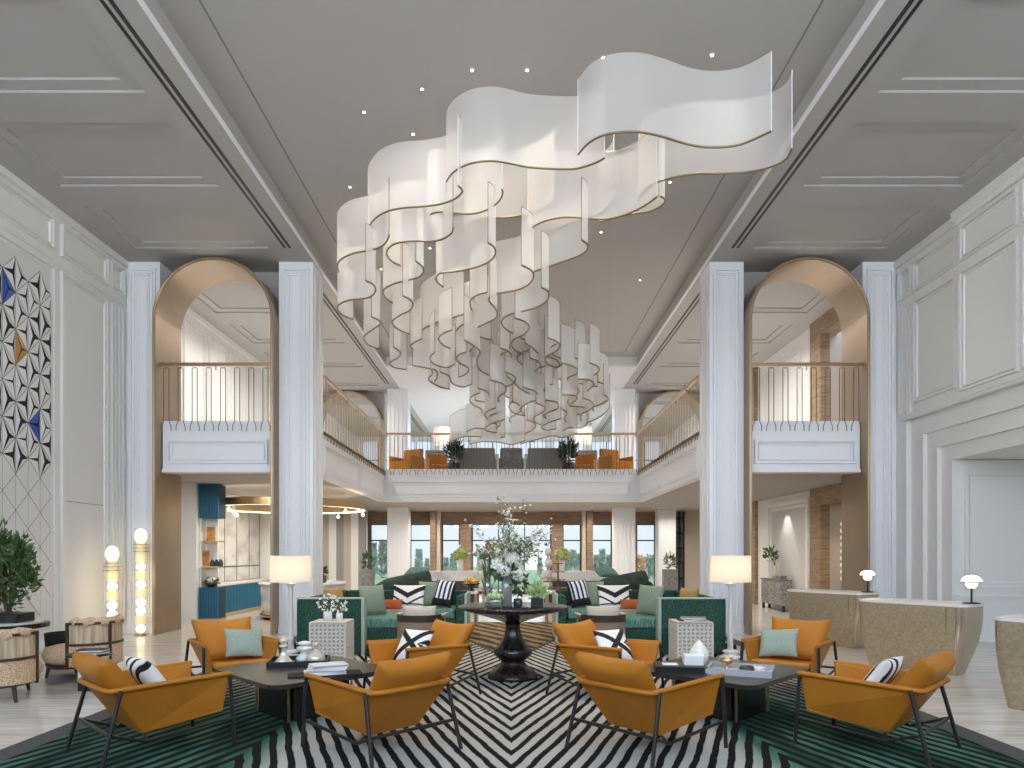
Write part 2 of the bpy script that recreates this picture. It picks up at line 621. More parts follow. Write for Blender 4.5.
b.bb(-W - .01, -W + .003, 11.73, 12.85, 2.49, 2.50, 1)
struct(b.build('trim_1', [M['wall'], M['groove']]))
struct(MB().bb(-W - .01, -W + .035, -1, 15.7, 0, .16).build('baseboard_left', M['pier']))

b = MB()
b.bb(W, 8.0, 13.28, 14.4, 0, HC).bb(W, 8.0, 17.33, 34.2, 0, HC)
b.bb(W, 8.0, -1, 13.28, 4.19, HC)
b.bb(7.60, W + .05, -1, 11.6, 4.22, HC - .01)
steps = [(7.78, 13.28, 12.9, 4.19, 3.85), (7.86, 12.9, 12.6, 3.85, 3.55), (7.94, 12.6, 12.3, 3.55, 3.29)]
for (X, ya, yb, za, zb) in steps:
    b.bb(X, 8.1 + X / 99, -1, yb, zb, za)
    b.bb(X, 8.1 + X / 99, yb, ya, 0, za)
b.bb(7.941, 10.4, 12.301, 12.5, 0, 3.28)                 # end wall of the recess
b.bb(8.0, 10.4, -1, 12.55, 3.291, 3.6)
b.bb(10.2, 10.4, -1, 12.3, 0, 3.29)
frame_y(b, 12.3, 8.16, 10.0, .95, 3.05, .12, .04)
b.bb(8.02, 10.2, 12.25, 12.3, .78, .84).bb(8.02, 10.2, 12.27, 12.3, 0, .1)
# mouldings of the right wall
frame_x(b, 7.60, -1, 10.2, 11.52, 6.50, 7.1)
frame_x(b, 7.60, -1, 10.2, 11.52, 4.32, 6.33)
frame_x(b, 7.60, -1, 8.0, 10.1, 6.50, 7.1)
frame_x(b, 7.60, -1, 8.0, 10.1, 4.32, 6.33)
frame_x(b, W, -1, 11.75, 12.98, 6.55, 7.12)
frame_x(b, W, -1, 11.75, 12.98, 4.45, 6.38)
frame_x(b, W, -1, 13.06, 13.5, 6.55, 7.12)
for k in range(4):
    b.bb(W + .01, W - .05, 13.08 + k * .115, 13.13 + k * .115, 4.3, 6.38)
b.bb(W + .01, W - .06, 11.6, 13.6, 7.24, HC).bb(W, 7.5, -1, 11.66, 7.24, HC).bb(W, 7.54, -1, 11.63, 7.16, 7.24)
b.bb(W + .01, W - .05, -1, 13.33, 4.17, 4.24)
for k in range(2):
    frame_x(b, W, -1, 18.1 + 1.3 * k, 19.3 + 1.3 * k, ZF + .3, 7.0)
frame_x(b, W, -1, 17.5, 20.27, .12, 3.02, .24, .09)
b.bb(W - .012, W + .01, 17.7, 20.07, .32, 2.82, 1)
struct(b.build('wall_right', [M['wall'], M['panel_grey']]))
# travertine portals and the bronze-lined recess between them, both storeys
b = MB()
for (z0, z1) in ((0, ZS), (ZF, HC)):
    b.bb(7.58, 7.80, 16.74, 17.34, z0, z1)
    b.bb(7.58, 8.0, 14.4, 16.74, z1 - .42, z1)
    b.bb(7.58, W + .05, 21.25, 23.4, z0, z1)
struct(b.build('trim_2', M['trav']))
struct(MB().bb(8.5, 8.6, 14.3, 16.8, 0, HC).bb(8.0, 8.5, 14.3, 14.4, 0, HC).bb(7.81, 8.5, 16.75, 16.85, 0, HC).build('wall_recess', M['screen_beige']))
# stone cladding behind the bar
b = MB().bb(-W, -W + .05, 16.6, 20.7, .85, 2.93)
for y in (16.6, 17.4, 18.15, 18.95, 19.85, 20.66):
    b.bb(-W, -W + .056, y, y + .022, .85, 2.93, 1)
b.bb(-W, -W + .056, 16.6, 20.7, 1.22, 1.245, 1)
struct(b.build('trim_3', [M['marble'], M['black']]))
# white return wall at the bar's near end, pier beyond it, panelled end wall
struct(MB().bb(-W, -7.27, 15.75, 16.2, 0, ZS).bb(-W, -7.1, 20.72, 21.3, 0, ZS).build('wall_bar', M['wall']))
b = MB()
for k in range(8):
    x0 = -6.95 + k * .25
    b.bb(x0, x0 + .25, 23.2, 23.4 - (.08 if k % 2 else 0), 0, ZS, k % 3)
struct(b.build('wall_panelled', [M['wall'], M['screen_grey'], M['screen_beige']]))

# ---- unseen wall behind the viewer, added with openings that admit only high light
b = MB().bb(-8, 10.4, -1.3, -1.0, -.2, 3.6).bb(-8, 10.4, -1.3, -1.0, 7.2, 8.0)
for k in range(6):
    xm = -8 + 16 * k / 5
    b.bb(xm - .25, xm + .25, -1.3, -1.0, 3.6, 7.2)
b.bb(8.2, 10.4, -1.3, -1.0, 3.6, 7.2)
struct(b.build('wall_front_unseen', M['wall']))

# ---- decorated triangular relief on the left wall
b = MB()
Xr = -W + .03
b.bb(-W + .001, Xr - .012, 8.6, 11.36, .35, 6.3, 0)
dy, dz = .275, .56
rng = random.Random(5)
tri_id = 0
for i in range(-2, 10):
    for j in range(0, 24):
        yA, zA = 11.36 - i * dy, .3 + j * dz / 2 * 1.0
        if (i + j) % 2:
            continue
        for up in (0, 1):
            if up:
                P3 = [(yA, zA), (yA - dy, zA + dz / 2), (yA, zA + dz)]
            else:
                P3 = [(yA, zA), (yA + dy, zA + dz / 2), (yA, zA + dz)]
            ys = [p[0] for p in P3]
            zs = [p[1] for p in P3]
            if min(ys) < 8.6 - .01 or max(ys) > 11.36 + .01 or max(zs) > 6.32 or min(zs) < .33:
                continue
            cy, cz = sum(ys) / 3, sum(zs) / 3
            tri_id += 1
            opening = 0 if cz < 3.1 else rng.choice((.14, .2, .3, .34, .34))
            if cz > 5.9 and rng.random() < .5:
                opening = 0
            hgt = .0 if opening == 0 else .03
            q = [(cy + (p[0] - cy) * .972, cz + (p[1] - cz) * .972) for p in P3]
            colr = 0
            if abs(cy - 10.45) < .14 and abs(cz - 5.62) < .16:
                colr = 2
            if abs(cy - 10.75) < .14 and abs(cz - 4.85) < .14:
                colr = 3
            if abs(cy - 11.0) < .16 and abs(cz - 3.72) < .16:
                colr = 2
            b.add([(Xr - .006, p[0], p[1]) for p in P3], [(0, 1, 2)], 1)  # dark sheet: joint lines, and painted shade in the openings
            for e in range(3):
                a, c = q[e], q[(e + 1) % 3]
                my, mz = (a[0] + c[0]) / 2, (a[1] + c[1]) / 2
                t = (cy + (my - cy) * opening, cz + (mz - cz) * opening)
                vs = [(Xr, a[0], a[1]), (Xr, c[0], c[1]), (Xr + hgt, t[0], t[1])]
                b.add(vs, [(0, 1, 2)], colr)
relief = b.build('relief_panel', [M['tile'], M['tile_gap'], M['tile_blue'], M['tile_gold']])
tag(relief, 'white triangular relief wall panel with cobalt and amber facets', 'wall panel')

# ---- ceilings
def coffers(mb, x0, x1, ya, yb, rects, z, zt):
    """ceiling strip with stepped rectangular recesses"""
    ys = ya
    for (c0, c1, d0, d1) in rects:
        mb.bb(x0, x1, ys, d0, z, zt)
        mb.bb(x0, c0, d0, d1, z, zt).bb(c1, x1, d0, d1, z, zt)
        e = .19
        mb.bb(c0, c0 + e, d0, d1, z + .03, zt).bb(c1 - e, c1, d0, d1, z + .03, zt)
        mb.bb(c0 + e, c1 - e, d0, d0 + e, z + .03, zt).bb(c0 + e, c1 - e, d1 - e, d1, z + .03, zt)
        mb.bb(c0 + e, c1 - e, d0 + e, d1 - e, z + .06, zt)
        ys = d1
    mb.bb(x0, x1, ys, yb, z, zt)


for side, nm in ((-1, 'ceiling_left'), (1, 'ceiling_right')):
    b = MB()
    rects = []
    for d0 in (.4, 2.6, 4.8, 7.0, 9.2, 11.4, 14.9, 17.3, 19.7, 22.1, 25.0, 28.0):
        c = sorted((side * 7.14, side * 4.61))
        rects.append((c[0], c[1], d0, d0 + 1.6))
    xx = sorted((side * 8.0, side * XA))
    coffers(b, xx[0], xx[1], -1, 34.2, rects, HC, 8.0)
    struct(b.build(nm, M['ceil']))
    b = MB()
    for x, w in ((4.30, .022), (4.205, .026)):
        b.bb(side * x - w, side * x + w, 1, 12.98, HC - .004, HC + .01)
        b.bb(side * x - w, side * x + w, 14.6, 23.4, HC - .004, HC + .01)
        b.bb(side * x - w, side * x + w, 25.2, 32.7, HC - .004, HC + .01)
    struct(b.build('trim_8' if side < 0 else 'trim_9', M['black']))
    # underside moulding by the cove edge
struct(MB().bb(-XA, XA, -1, YF, HA, 8.0).build('ceiling_atrium', M['ceil']))
struct(MB().bb(-XA, XA, YF, 34.2, HC, 8.0).build('ceiling_gallery', M['ceil_white']))
b = MB()
for s in (-1, 1):
    b.bb(s * 3.45 - .012, s * 3.45 + .012, -1, 20.8, HA - .004, HA + .01, 1)
    b.bb(s * XA, s * (XA - .03), -1, YF, HC, HC + .06)
b.bb(-3.45, 3.45, 20.79, 20.815, HA - .004, HA + .01, 1)
b.bb(-XA, XA, YF - .03, YF, HC, HC + .06)
struct(b.build('trim_4', [M['pier'], M['groove']]))

# ---- piers, pilasters, pillars
def pier(name, x0, x1, y0, y1, z0, z1, flutes=False):
    b = MB()
    b.bb(x0, x1, y0, y1, z0, z1)
    if flutes:
        n = 5
        for k in range(n):
            cx = x0 + (x1 - x0) * (k + .5) / n
            b.bb(cx - .035, cx + .035, y0 + .01, y0 - .03, z0 + .05, z1 - .12)
    else:
        frame_y(b, y0, x0 + .07, x1 - .07, z0 + .25, z1 - .14, .09, .05)
        frame_y(b, y0, x0 + .2, x1 - .2, z0 + .35, z1 - .26, .04, .03)
        b.bb(x0 - .0, x1 + .0, y0 + .01, y0 - .04, z0, z0 + .16)
        s = 1 if x0 < 0 else -1
        xi = x1 if x0 < 0 else x0
        if abs(xi) < 4.5:
            b.bb(xi, xi - s * .0 + s * .018, y0 + .12, y0 + .26, z0 + .2, z1 - .2).bb(xi, xi + s * .018, y1 - .26, y1 - .12, z0 + .2, z1 - .2)
    return struct(b.build(name, M['pier']))


for s in (-1, 1):
    for (a, c) in ((3.95, 4.63), (7.0, 7.67)):
        xs = sorted((s * a, s * c))
        pier('pillar', xs[0], xs[1], Y1, 14.32, 0, HC)
    xs = sorted((s * 3.66, s * 4.38))
    pier('pillar', xs[0], xs[1], 24.1, 24.8, 0, HC, True)
    xs = sorted((s * 5.45, s * 6.1))
    pier('pillar', xs[0], xs[1], 25.3, 25.9, 0, ZS, True)

# ---- bronze arches between the piers, with the plaster spandrels behind them
def arch(label, s, y0, y1, zb, group=None):
    xc, ro, th, zs = s * 5.815, 1.18, .06, 6.17
    sect = []
    pts = [(-ro, zb)] + [(-ro * math.cos(PI * k / 40), zs + ro * math.sin(PI * k / 40) * 1.02) for k in range(41)] + [(ro, zb)]
    ri = (ro - th) / ro
    rings = []
    for (dx, z) in pts:
        zi = z if z <= zs else zs + (z - zs) * ri
        rings.append([(dx, y0, z), (dx * ri, y0, zi), (dx * ri, y1, zi), (dx, y1, z)])
    t = thing('bronze_arch', label, 'arch', (xc, 0, 0))
    b = MB()
    b.loft(rings, 0, False)
    b.f = [f[::-1] for f in b.f]
    for i in range(len(b.sm)):
        b.sm[i] = False
    lin = b.build('arch_lining', M['gold'], t)
    for p in lin.data.polygons:
        p.use_smooth = False
    e = [((dx * (1 + ri) / 2), y0 - .006, (z if z <= zs else zs + (z - zs) * (1 + ri) / 2)) for dx, z in pts]
    MB().tube(e, .009, 6).build('edge_trim', M['brass'], t)
    return t


for s, w in ((-1, 'bar'), (1, 'reception')):
    arch('tall brushed bronze arch between white piers on the %s side' % w, s, 13.3, 14.34, 0)
    arch('distant bronze arch on the upper gallery on the %s side' % w, s, 24.3, 25.2, ZF)
    b = MB()
    for (ya, yb) in ((14.1, 14.3), (24.8, 25.1)):
        n = 72
        for k in range(n):
            x0, x1 = -1.19 + 2.38 * k / n, -1.19 + 2.38 * (k + 1) / n
            xm = min(abs(x0), abs(x1))
            z = 6.17 + math.sqrt(max(0, 1.19 ** 2 - xm ** 2)) * 1.02
            b.bb(s * 5.815 + x0, s * 5.815 + x1, ya, yb, min(z + .0, HC - .005), HC)
    struct(b.build('wall_spandrel', M['ceil']))  # grey colour stands in for the shade behind the arch

# ---- gallery slab, soffit and fascias
b = MB()
sl = [1, 0, 0, 0, 0, 0]
for s in (-1, 1):
    b.bb(s * 7.99, s * (XB + .1), 14.335, 30.5, ZS, ZF - .04, sl)
    b.bb(s * 6.93, s * 4.71, 13.74, 14.335, ZS, ZF - .04, sl)
b.bb(-XB - .1, XB + .1, YF + .02, 30.5, ZS, ZF - .04, sl)
b.bb(-7.99, 7.99, 30.5, 34.2, ZS, ZF - .04, sl)
struct(b.build('floor_gallery', [M['wall'], M['soffit']]))
b = MB()
for s in (-1, 1):
    x0, x1 = sorted((s * 6.92, s * 4.72))
    b.bb(x0, x1, 13.55, 13.75, ZS - .012, 4.22)
    frame_y(b, 13.55, x0 + .1, x1 - .1, ZS + .16, 3.84, .09, .07)
    b.bb(x0, x1, 13.51, 13.55, ZS - .012, ZS + .05)
    xs = s * XB
    xo = s * (XB + .15)
    b.bb(xs, xo, 14.325, YF, ZS - .012, 4.1)
    for (y0, y1) in ((14.5, 17.75), (17.9, 21.15)):
        frame_x(b, xs, -s, y0, y1, ZS + .12, 3.9, .06, .03)
    b.bb(xs, xs - s * .03, 14.33, YF, ZS, ZS + .05)
b.bb(-XB, XB, YF, YF + .15, ZS - .012, 4.22)
frame_y(b, YF, -3.75, 3.75, ZS + .14, 3.86, .12, .08)
b.bb(-XB, XB, YF - .05, YF, 3.98, 4.03)
b.bb(-XB, XB, YF - .03, YF, ZS, ZS + .05)
struct(b.build('trim_5', M['pier']))
b = MB()
for s in (-1, 1):
    b.bb(s * (XB - .02), s * (XB + .15), 14.33, YF, 4.1, 4.17)
struct(b.build('trim_6', M['rod']))

# ---- lower back wall with its windows
YW = 26.6
PX = 26.6 / F
def X(px):
    return (px - CX) * PX
wins = [(370, 387.5), (410, 431), (442, 459.5), (472, 551), (563, 581), (592, 612), (637, 655.5)]
b = MB()
b.bb(-8, 8, YW, YW + .3, 2.72, ZS)
edges = [-8.0] + [X(p) for w in wins for p in w] + [5.75]
for k in range(0, len(edges), 2):
    b.bb(edges[k], edges[k + 1], YW, YW + .3, 0, 2.72)
b.bb(6.72, 8.0, YW, YW + .3, 0, 2.72)
for (a, c) in ((431.5, 437), (585.5, 591.5)):
    b.bb(X(a), X(c), YW - .5, YW, 0, ZS)
for (a, c) in ((460.5, 471), (552, 562.5)):
    b.bb(X(a), X(c), YW - .25, YW, 0, 2.72)
struct(b.build('wall_back', M['trav2']))
b = MB()
for (a, c) in ((437.2, 441), (581.6, 585.2)):
    b.bb(X(a), X(c), YW - .3, YW, 0, ZS)
b.bb(6.74, 7.67, YW - .06, YW - .001, 0, ZS - .005)
struct(b.build('trim_7', M['cream']))
for k, (a, c) in enumerate(wins):
    x0, x1 = X(a), X(c)
    b = MB()
    zt = 2.09
    t = .035
    b.bb(x0, x0 + t, YW + .1, YW + .16, .1, 2.72).bb(x1 - t, x1, YW + .1, YW + .16, .1, 2.72)
    b.bb(x0, x1, YW + .1, YW + .16, zt - .025, zt + .025).bb(x0, x1, YW + .1, YW + .16, 0, .1).bb(x0, x1, YW + .1, YW + .16, 2.69, 2.72)
    if x1 - x0 > 2:
        for f in (.333, .667):
            xm = x0 + (x1 - x0) * f
            b.bb(xm - .02, xm + .02, YW + .1, YW + .16, .1, 2.72)
    w = struct(b.build('window_%d' % (k + 1), M['leg']))
    MB().bb(x0, x1, YW + .12, YW + .13, .1, 2.7).build('pane', M['pane'], w)
# garden window with the black lattice
b = MB()
x0, x1 = 5.78, 6.70
for k in range(6):
    xm = x0 + (x1 - x0) * k / 5
    b.bb(xm - .03, xm + .03, YW - .1, YW - .02, 0, ZS)
for k in range(6):
    z = .05 + k * .58
    b.bb(x0, x1, YW - .1, YW - .02, z - .025, z + .025)
w = struct(b.build('window_8', M['black']))
MB().bb(x0, x1, YW - .06, YW - .05, 0, ZS).build('pane', M['pane'], w)

# ---- upper back wall: glazed, beyond the gallery lounge
b = MB().bb(-8, 8, 34, 34.2, 7.15, HC).bb(-8, 8, 34, 34.2, ZF - .05, ZF + .5)
for k in range(9):
    xm = -7.6 + k * 1.9
    b.bb(xm - .22, xm + .22, 34, 34.2, ZF, 7.2)
struct(b.build('wall_gallery', M['pier']))
b = MB()
for k in range(8):
    xm = -6.65 + k * 1.9
    b.bb(xm - .02, xm + .02, 34.05, 34.1, ZF + .5, 7.15)
b.bb(-7.6, 7.6, 34.05, 34.1, 6.2, 6.25)
w = struct(b.build('window_9', M['leg']))
MB().bb(-7.6, 7.6, 34.07, 34.08, ZF + .5, 7.15).build('pane', M['pane'], w)

# ---- gallery railings: hairpin balusters with forked feet
def hairpin():
    b = MB()
    for s in (-1, 1):
        b.tube(smooth_path([(s * .088, 0, 4.0), (s * .088, 0, 4.10), (s * .052, 0, 4.20), (s * .05, 0, 4.32), (s * .05, 0, 5.22)], 3), .0085, 5, caps=False)
    b.tube([(-.05, 0, 5.22), (-.046, 0, 5.245), (.046, 0, 5.245), (.05, 0, 5.22)], .0085, 5, caps=False)
    return b.mesh('baluster', M['rod'])


HP = hairpin()
HPB = HP.copy()
HPB.materials[0] = M['rail']


def railing(label, p0, p1, n, rz, mesh, base):
    t = thing('gallery_railing', label, 'railing', (0, 0, 0))
    p0, p1 = Vector(p0), Vector(p1)
    for k in range(n):
        o = bpy.data.objects.new('baluster', mesh)
        COL.objects.link(o)
        o.parent = t
        q = p0.lerp(p1, (k + .5) / n)
        o.location = (q.x, q.y, 0)
        o.rotation_euler.z = rz
    d = (p1 - p0).normalized()
    nrm = Vector((-d.y, d.x, 0)) * .035
    z0, z1 = Vector((0, 0, 5.28)), Vector((0, 0, 5.345))
    lo = [p0 - nrm + z0, p1 - nrm + z0, p1 + nrm + z0, p0 + nrm + z0]
    hi = [v + z1 - z0 for v in lo]
    MB().hexa(lo, hi).build('handrail', M['rail'], t, .012)
    b = MB()
    for k in range(0, n + 1, 4):
        q = p0.lerp(p1, min(max(k / n, .01), .99))
        b.tube([q + Vector((0, 0, 5.2)), q + Vector((0, 0, 5.3))], .012, 6)
    b.build('rail_bracket', M['rail'], t)
    return t


railing('brass gallery railing inside the bronze arch above the bar', (-6.93, 13.44, 0), (-4.70, 13.44, 0), 8, 0, HP, 0)
railing('brass gallery railing inside the bronze arch beside the reception', (4.70, 13.44, 0), (6.93, 13.44, 0), 8, 0, HP, 0)
railing('gallery railing running back from the pier on the bar side', (-XB + .03, 14.4, 0), (-XB + .03, YF - .05, 0), 27, PI / 2, HPB, 0)
railing('gallery railing running back from the pier on the reception side', (XB - .03, 14.4, 0), (XB - .03, YF - .05, 0), 27, PI / 2, HPB, 0)
railing('long gallery railing across the far end under the chandelier', (-XB, YF - .03, 0), (XB, YF - .03, 0), 31, 0, HP, 0)

# ---- atrium ceiling spotlights
spots = [(472, 70), (527, 70), (422, 89), (364, 112), (413, 134), (350, 187), (603, 57), (712, 55), (430, 248), (381, 269), (601, 232), (670, 182), (468, 283), (442, 323), (556, 320), (640, 280)]
proto = None
for i, (px, py) in enumerate(spots):
    d = (HA - EYE) * F / (CY - py)
    loc = ((px - CX) / F * d, d, HA)
    if proto is None:
        proto = thing('ceiling_spotlight', 'small glowing spotlight recessed in the grey atrium ceiling around the chandelier', 'spotlight', loc, 0, 'atrium ceiling spotlights')
        MB().lathe([(.001, -.004), (.05, -.004), (.05, 0), (.001, 0)], n=16).build('trim_ring', M['ceil'], proto)
        MB().lathe([(.001, -.012), (.018, -.010), (.022, 0)], n=12).build('lens', M['spot'], proto)
    else:
        clone(proto, loc)
    point('spot_beam', (loc[0], loc[1], HA - .03), 210, (1, .86, .68), .16, 80)

# ================================================================== CHANDELIER
# each ribbon: height of its lower edge, drop, and the plan curve (given through the sight lines of its lower edge)
RIB = [
 (5.82, .80, [(578,154.5),(588.7,143),(606,134.5),(634.5,131.6),(660,136),(689,144.5),(712,147.4),(740.5,144.5),(771.4,131)]),
 (6.0, .84, [(447,191),(447,181),(455,171),(470.6,163.5),(490,161),(506,162.5),(528,167),(558,169),(577,168.5),(595,163),(604.6,158)]),
 (5.95, .84, [(639,199),(644,190),(663,180),(694.6,174),(717.5,173.7),(746,172),(769,167.4),(786,159),(792,148)]),
 (5.72, .82, [(528,232.6),(535,225.6),(547.5,220),(565,217),(584,218),(602,219),(619.5,216.4),(635,210.6),(647.6,203.6),(657,196.6)]),
 (5.95, .80, [(600,222),(620,216.5),(635,213.4),(649,211.5),(661,206),(665,200),(660,196)]),
 (5.75, .80, [(369,238),(367.7,231.6),(370,225),(377,217),(388.6,211),(402.7,208),(419,206.8),(431.7,205.5),(443.4,203.4),(455,198.8),(461,193.5),(462,190),(458,185.3)]),
 (5.45, .70, [(348,282),(341.7,276),(337.6,269),(338,263),(344,257.4),(353.4,253.3),(365,251),(377,248.3),(384,244.5),(388,239),(389,235)]),
 (5.42, .74, [(401.7,266),(393,262),(387.4,256),(387.4,250),(393.3,244.5),(402.7,242),(418,241),(432,241.3),(443.4,238.6),(451.6,232.7),(453,227.4)]),
 (5.75, .78, [(437,227.8),(430.5,224.5),(427,219.8),(430.5,214.6),(438.7,212),(452.8,212.8),(467,213.8),(478.6,212.6),(490,208),(498.5,201.7),(502.6,194),(502,189)]),
 (6.1, .90, [(473,242),(467,237.4),(464.5,231.6),(468,224.5),(477.4,219),(490,217.5),(506.7,217.3),(519.6,215.7),(530,213),(543,208),(552,202),(554,196)]),
 (5.25, .72, [(488,242.7),(493.8,246.8),(495.6,252.7),(491.5,259.7),(481,265.5),(467,269.3),(453.4,271.7),(441.7,272.9),(436.4,277),(437,281.6),(443,287)]),
 (5.20, .72, [(416,261),(422,266.2),(423.5,271.5),(419,276.8),(409.7,279.7),(395.6,283.2),(385,288.5),(383.3,293.4),(387.4,299.3),(393.3,303.4)]),
 (5.00, .72, [(365.7,280.5),(373.4,284.6),(375.7,290.5),(371,296.4),(361.6,298.7),(347.6,300.5),(338.8,305),(338,310),(344,315.7),(353.4,319.2)]),
 (4.85, .70, [(371.6,316.9),(379,320.4),(379.8,324),(373.4,329),(365,335),(364,339),(368.7,345),(379.2,348.8)]),
 (4.95, .70, [(402.7,295.8),(409.7,299.3),(413,304),(409.7,310.4),(400.3,315),(392,321.6),(395.6,327.4),(402.7,331.5),(409.7,333.9)]),
 (4.70, .66, [(393.7,346.8),(400.5,352.3),(397.8,357.8),(389.6,362.6),(393.7,367.3),(407,369.4)]),
 (5.00, .72, [(464,313.9),(447.6,319.2),(435.5,322.7),(423.8,328.6),(419.7,334.5),(423.8,340.3),(434.3,345.6)]),
 (4.80, .62, [(422,338.5),(412,343.8),(411,347.3),(418.5,353.8)]),
 (4.55, .66, [(412.8,365.3),(426.5,368),(436,370.5),(437.4,377),(434,383),(441,387.5),(450,389.2)]),
 (4.50, .62, [(430.6,368.7),(432.6,374),(428.5,379),(434.7,384.4),(448.4,389.2)]),
 (5.10, .68, [(487.4,292),(477,295),(470.4,300.4),(471,307.4),(474,313.9)]),
 (5.15, .72, [(521.4,265),(530.8,270),(533.7,275.8),(529.6,283.4),(519,289.3),(505,292.2),(493.3,294.5),(488.6,299.2),(492,305)]),
 (4.92, .70, [(490,302),(496.8,311),(495.6,318),(486.3,323),(476.9,328),(475,332),(481.6,337.3),(491,339.7)]),
 (5.30, .74, [(581.7,239.6),(588,245.8),(582.6,253.7),(563,261.6),(535,271.3),(523,278),(521,286),(529.6,294)]),
 (6.05, .78, [(614,196),(610,206),(600,213),(588,218.5),(574,222),(560,228),(553,236),(553,245),(557,251)]),
 (4.95, .72, [(541.3,287.5),(548.4,292),(547,300.4),(537.8,306.8),(523.8,311),(509.7,314.5),(502,320.3),(503,326),(512,332.6),(523.8,335)]),
 (4.70, .68, [(525,342.7),(534.7,349.6),(538.8,357.8),(533.3,366),(525,371),(526,376),(534.7,381),(543,383.5)]),
 (4.75, .66, [(510,345.5),(509,349.6),(500.5,355),(500.5,359),(509.4,364.6)]),
 (4.72, .66, [(544.3,356.4),(555.2,359),(559.6,364.6),(553.8,372),(554.5,376),(562,380.3)]),
 (4.30, .56, [(577.8,379),(588,379.6),(594,383.8),(588,390.6),(586,395)]),
 (4.20, .52, [(603.7,394.7),(608.5,398.8),(603,403),(593.5,407),(593.5,411)]),
 (4.50, .60, [(561,363),(570,365.2),(577.8,369.4),(575.7,374),(567.5,378),(569,383)]),
 (4.05, .52, [(610,404),(607,411),(598,418),(586.6,422.7)]),
 (4.25, .58, [(562,394.7),(574.3,395.4),(577,398.8),(569,405.6),(577,406.4),(585,408),(584,411.5),(573,416.6)]),
 (4.45, .60, [(434.7,352),(430,358),(434,364),(446,367.5),(455,364)]),
 (4.60, .64, [(464,340),(474,346),(480,352),(477,360),(480,370),(493,377)]),
 (4.35, .60, [(475,400),(484,402),(490,398),(487,392),(478,388)]),
 (4.30, .58, [(490,380),(503,384),(506,391),(498,398),(500,405)]),
 (4.40, .60, [(507,376),(522,390),(533,394),(541,389)]),
 (4.25, .58, [(523,387),(536,392),(537,399),(528,403),(520,409),(524,415)]),
 (4.10, .56, [(545,400),(556,402),(558,408),(549,412),(543,416),(551,421)]),
 (4.10, .56, [(504,412.5),(494,414),(489.4,417),(489.4,422),(497,424)]),
 (3.95, .54, [(505,419.5),(493,423),(485.3,427.5),(487,431),(497,432.5)]),
 (4.00, .54, [(561,418.6),(548,423),(541.5,427),(546,430),(556,429)]),
 (3.95, .56, [(450,442),(462,437),(478,436.5),(492,438.5),(505,437)]),
 (4.05, .54, [(466,432),(475,428.5),(490,429),(500,426)]),
 (3.85, .56, [(470,444),(483,441.6),(500.5,442.5),(512,444.5),(525,440.5)]),
 (3.88, .54, [(520,444),(533,440.5),(551,436),(563,437.5),(577,433)]),
 (4.02, .52, [(560,432),(570,427.5),(581,428),(588,423)]),
 (4.30, .56, [(513,400),(509,407),(514,413),(525,416)]),
 (4.55, .60, [(440,372),(449,376),(452,383),(462,387),(472,384)]),
 (4.15, .55, [(561,408),(567,413),(564,419),(570,424),(580,422)]),
]
rng = random.Random(21)
for i, (px, py) in enumerate([(452, 330), (500, 348), (515, 318), (470, 322), (530, 358), (548, 338), (560, 343), (575, 358), (590, 363), (480, 393), (512, 402), (536, 403), (553, 384), (598, 382), (583, 398), (495, 408), (527, 420), (505, 372), (466, 352), (520, 338), (570, 385), (545, 366)]):
    zb = 5.05 - (py - 300) * .0082 + rng.uniform(-.12, .12)
    k = rng.uniform(.8, 1.1) * (1.15 - (py - 318) / 260)
    q = -1 if i % 3 == 0 else 1
    RIB.append((zb, .60 if py < 370 else .52, [(px + q * x * k, py + y * k) for x, y in ((0, 0), (8, 3), (12, 8), (7, 14), (-1, 18), (-3, 23), (2, 28), (9, 30))]))
ch = thing('ribbon_chandelier', 'cascading chandelier of wavy translucent white ribbons with champagne edges', 'chandelier', (0, 0, 0))
for zb, h, pts in RIB:
    base = []
    for px, py in pts:
        d = (zb - EYE) * F / (CY - py)
        base.append(((px - CX) / F * d, d, zb))
    P = smooth_path(base, 6)
    mid = len(P) // 2
    c = P[mid].copy()
    c.z = zb
    b = MB()
    n = len(P)
    vs = [tuple(p) for p in P] + [(p.x, p.y, zb + h) for p in P]
    b.add(vs, [(i, i + 1, n + i + 1, n + i) for i in range(n - 1)], 0, True)
    o = b.build('ribbon', M['ribbon'], ch)
    k = .012
    MB().tube(P, k, 6).build('lower_trim', M['ribbon_edge'], o)
    for p in (P[0], P[-1]):
        MB().tube([p, p + Vector((0, 0, h))], .005, 5).build('end_strip', M['clear_edge'] if zb > 5.58 else M['ribbon_edge'], o)
    b = MB()
    top = [p + Vector((0, 0, h)) for p in P]
    b.tube(top, .0035, 5)
    b.build('upper_trim', M['ribbon_edge'], o)
    for p in (P[n // 4], P[3 * n // 4]):
        MB().tube([p + Vector((0, 0, h)), Vector((p.x, p.y, HA if p.y < YF else HC))], .0004, 3).build('suspension_wire', M['wire'], o)

# ================================================================== CUSHIONS
def cushion_mesh(name, w, h, t, mats, pat=None, n=34):
    """square-cut cushion standing in the XZ plane, front towards -Y, bottom edge on z = 0"""
    b = MB()

    def f(side):
        def g(u, v):
            e = max(0., (1 - abs(u) ** 3.2)) ** .62 * max(0., (1 - abs(v) ** 3.2)) ** .62
            pin = 1 - .07 * (1 - abs(u) ** 2) * abs(v) ** 3
            pin2 = 1 - .07 * (1 - abs(v) ** 2) * abs(u) ** 3
            return (u * w / 2 * pin2, side * t / 2 * e, h / 2 + v * h / 2 * pin)
        return g
    b.grid(f(-1), n, n, pat)
    b.grid(f(1), n, n, pat, flip=True)
    return b.mesh(name, mats)


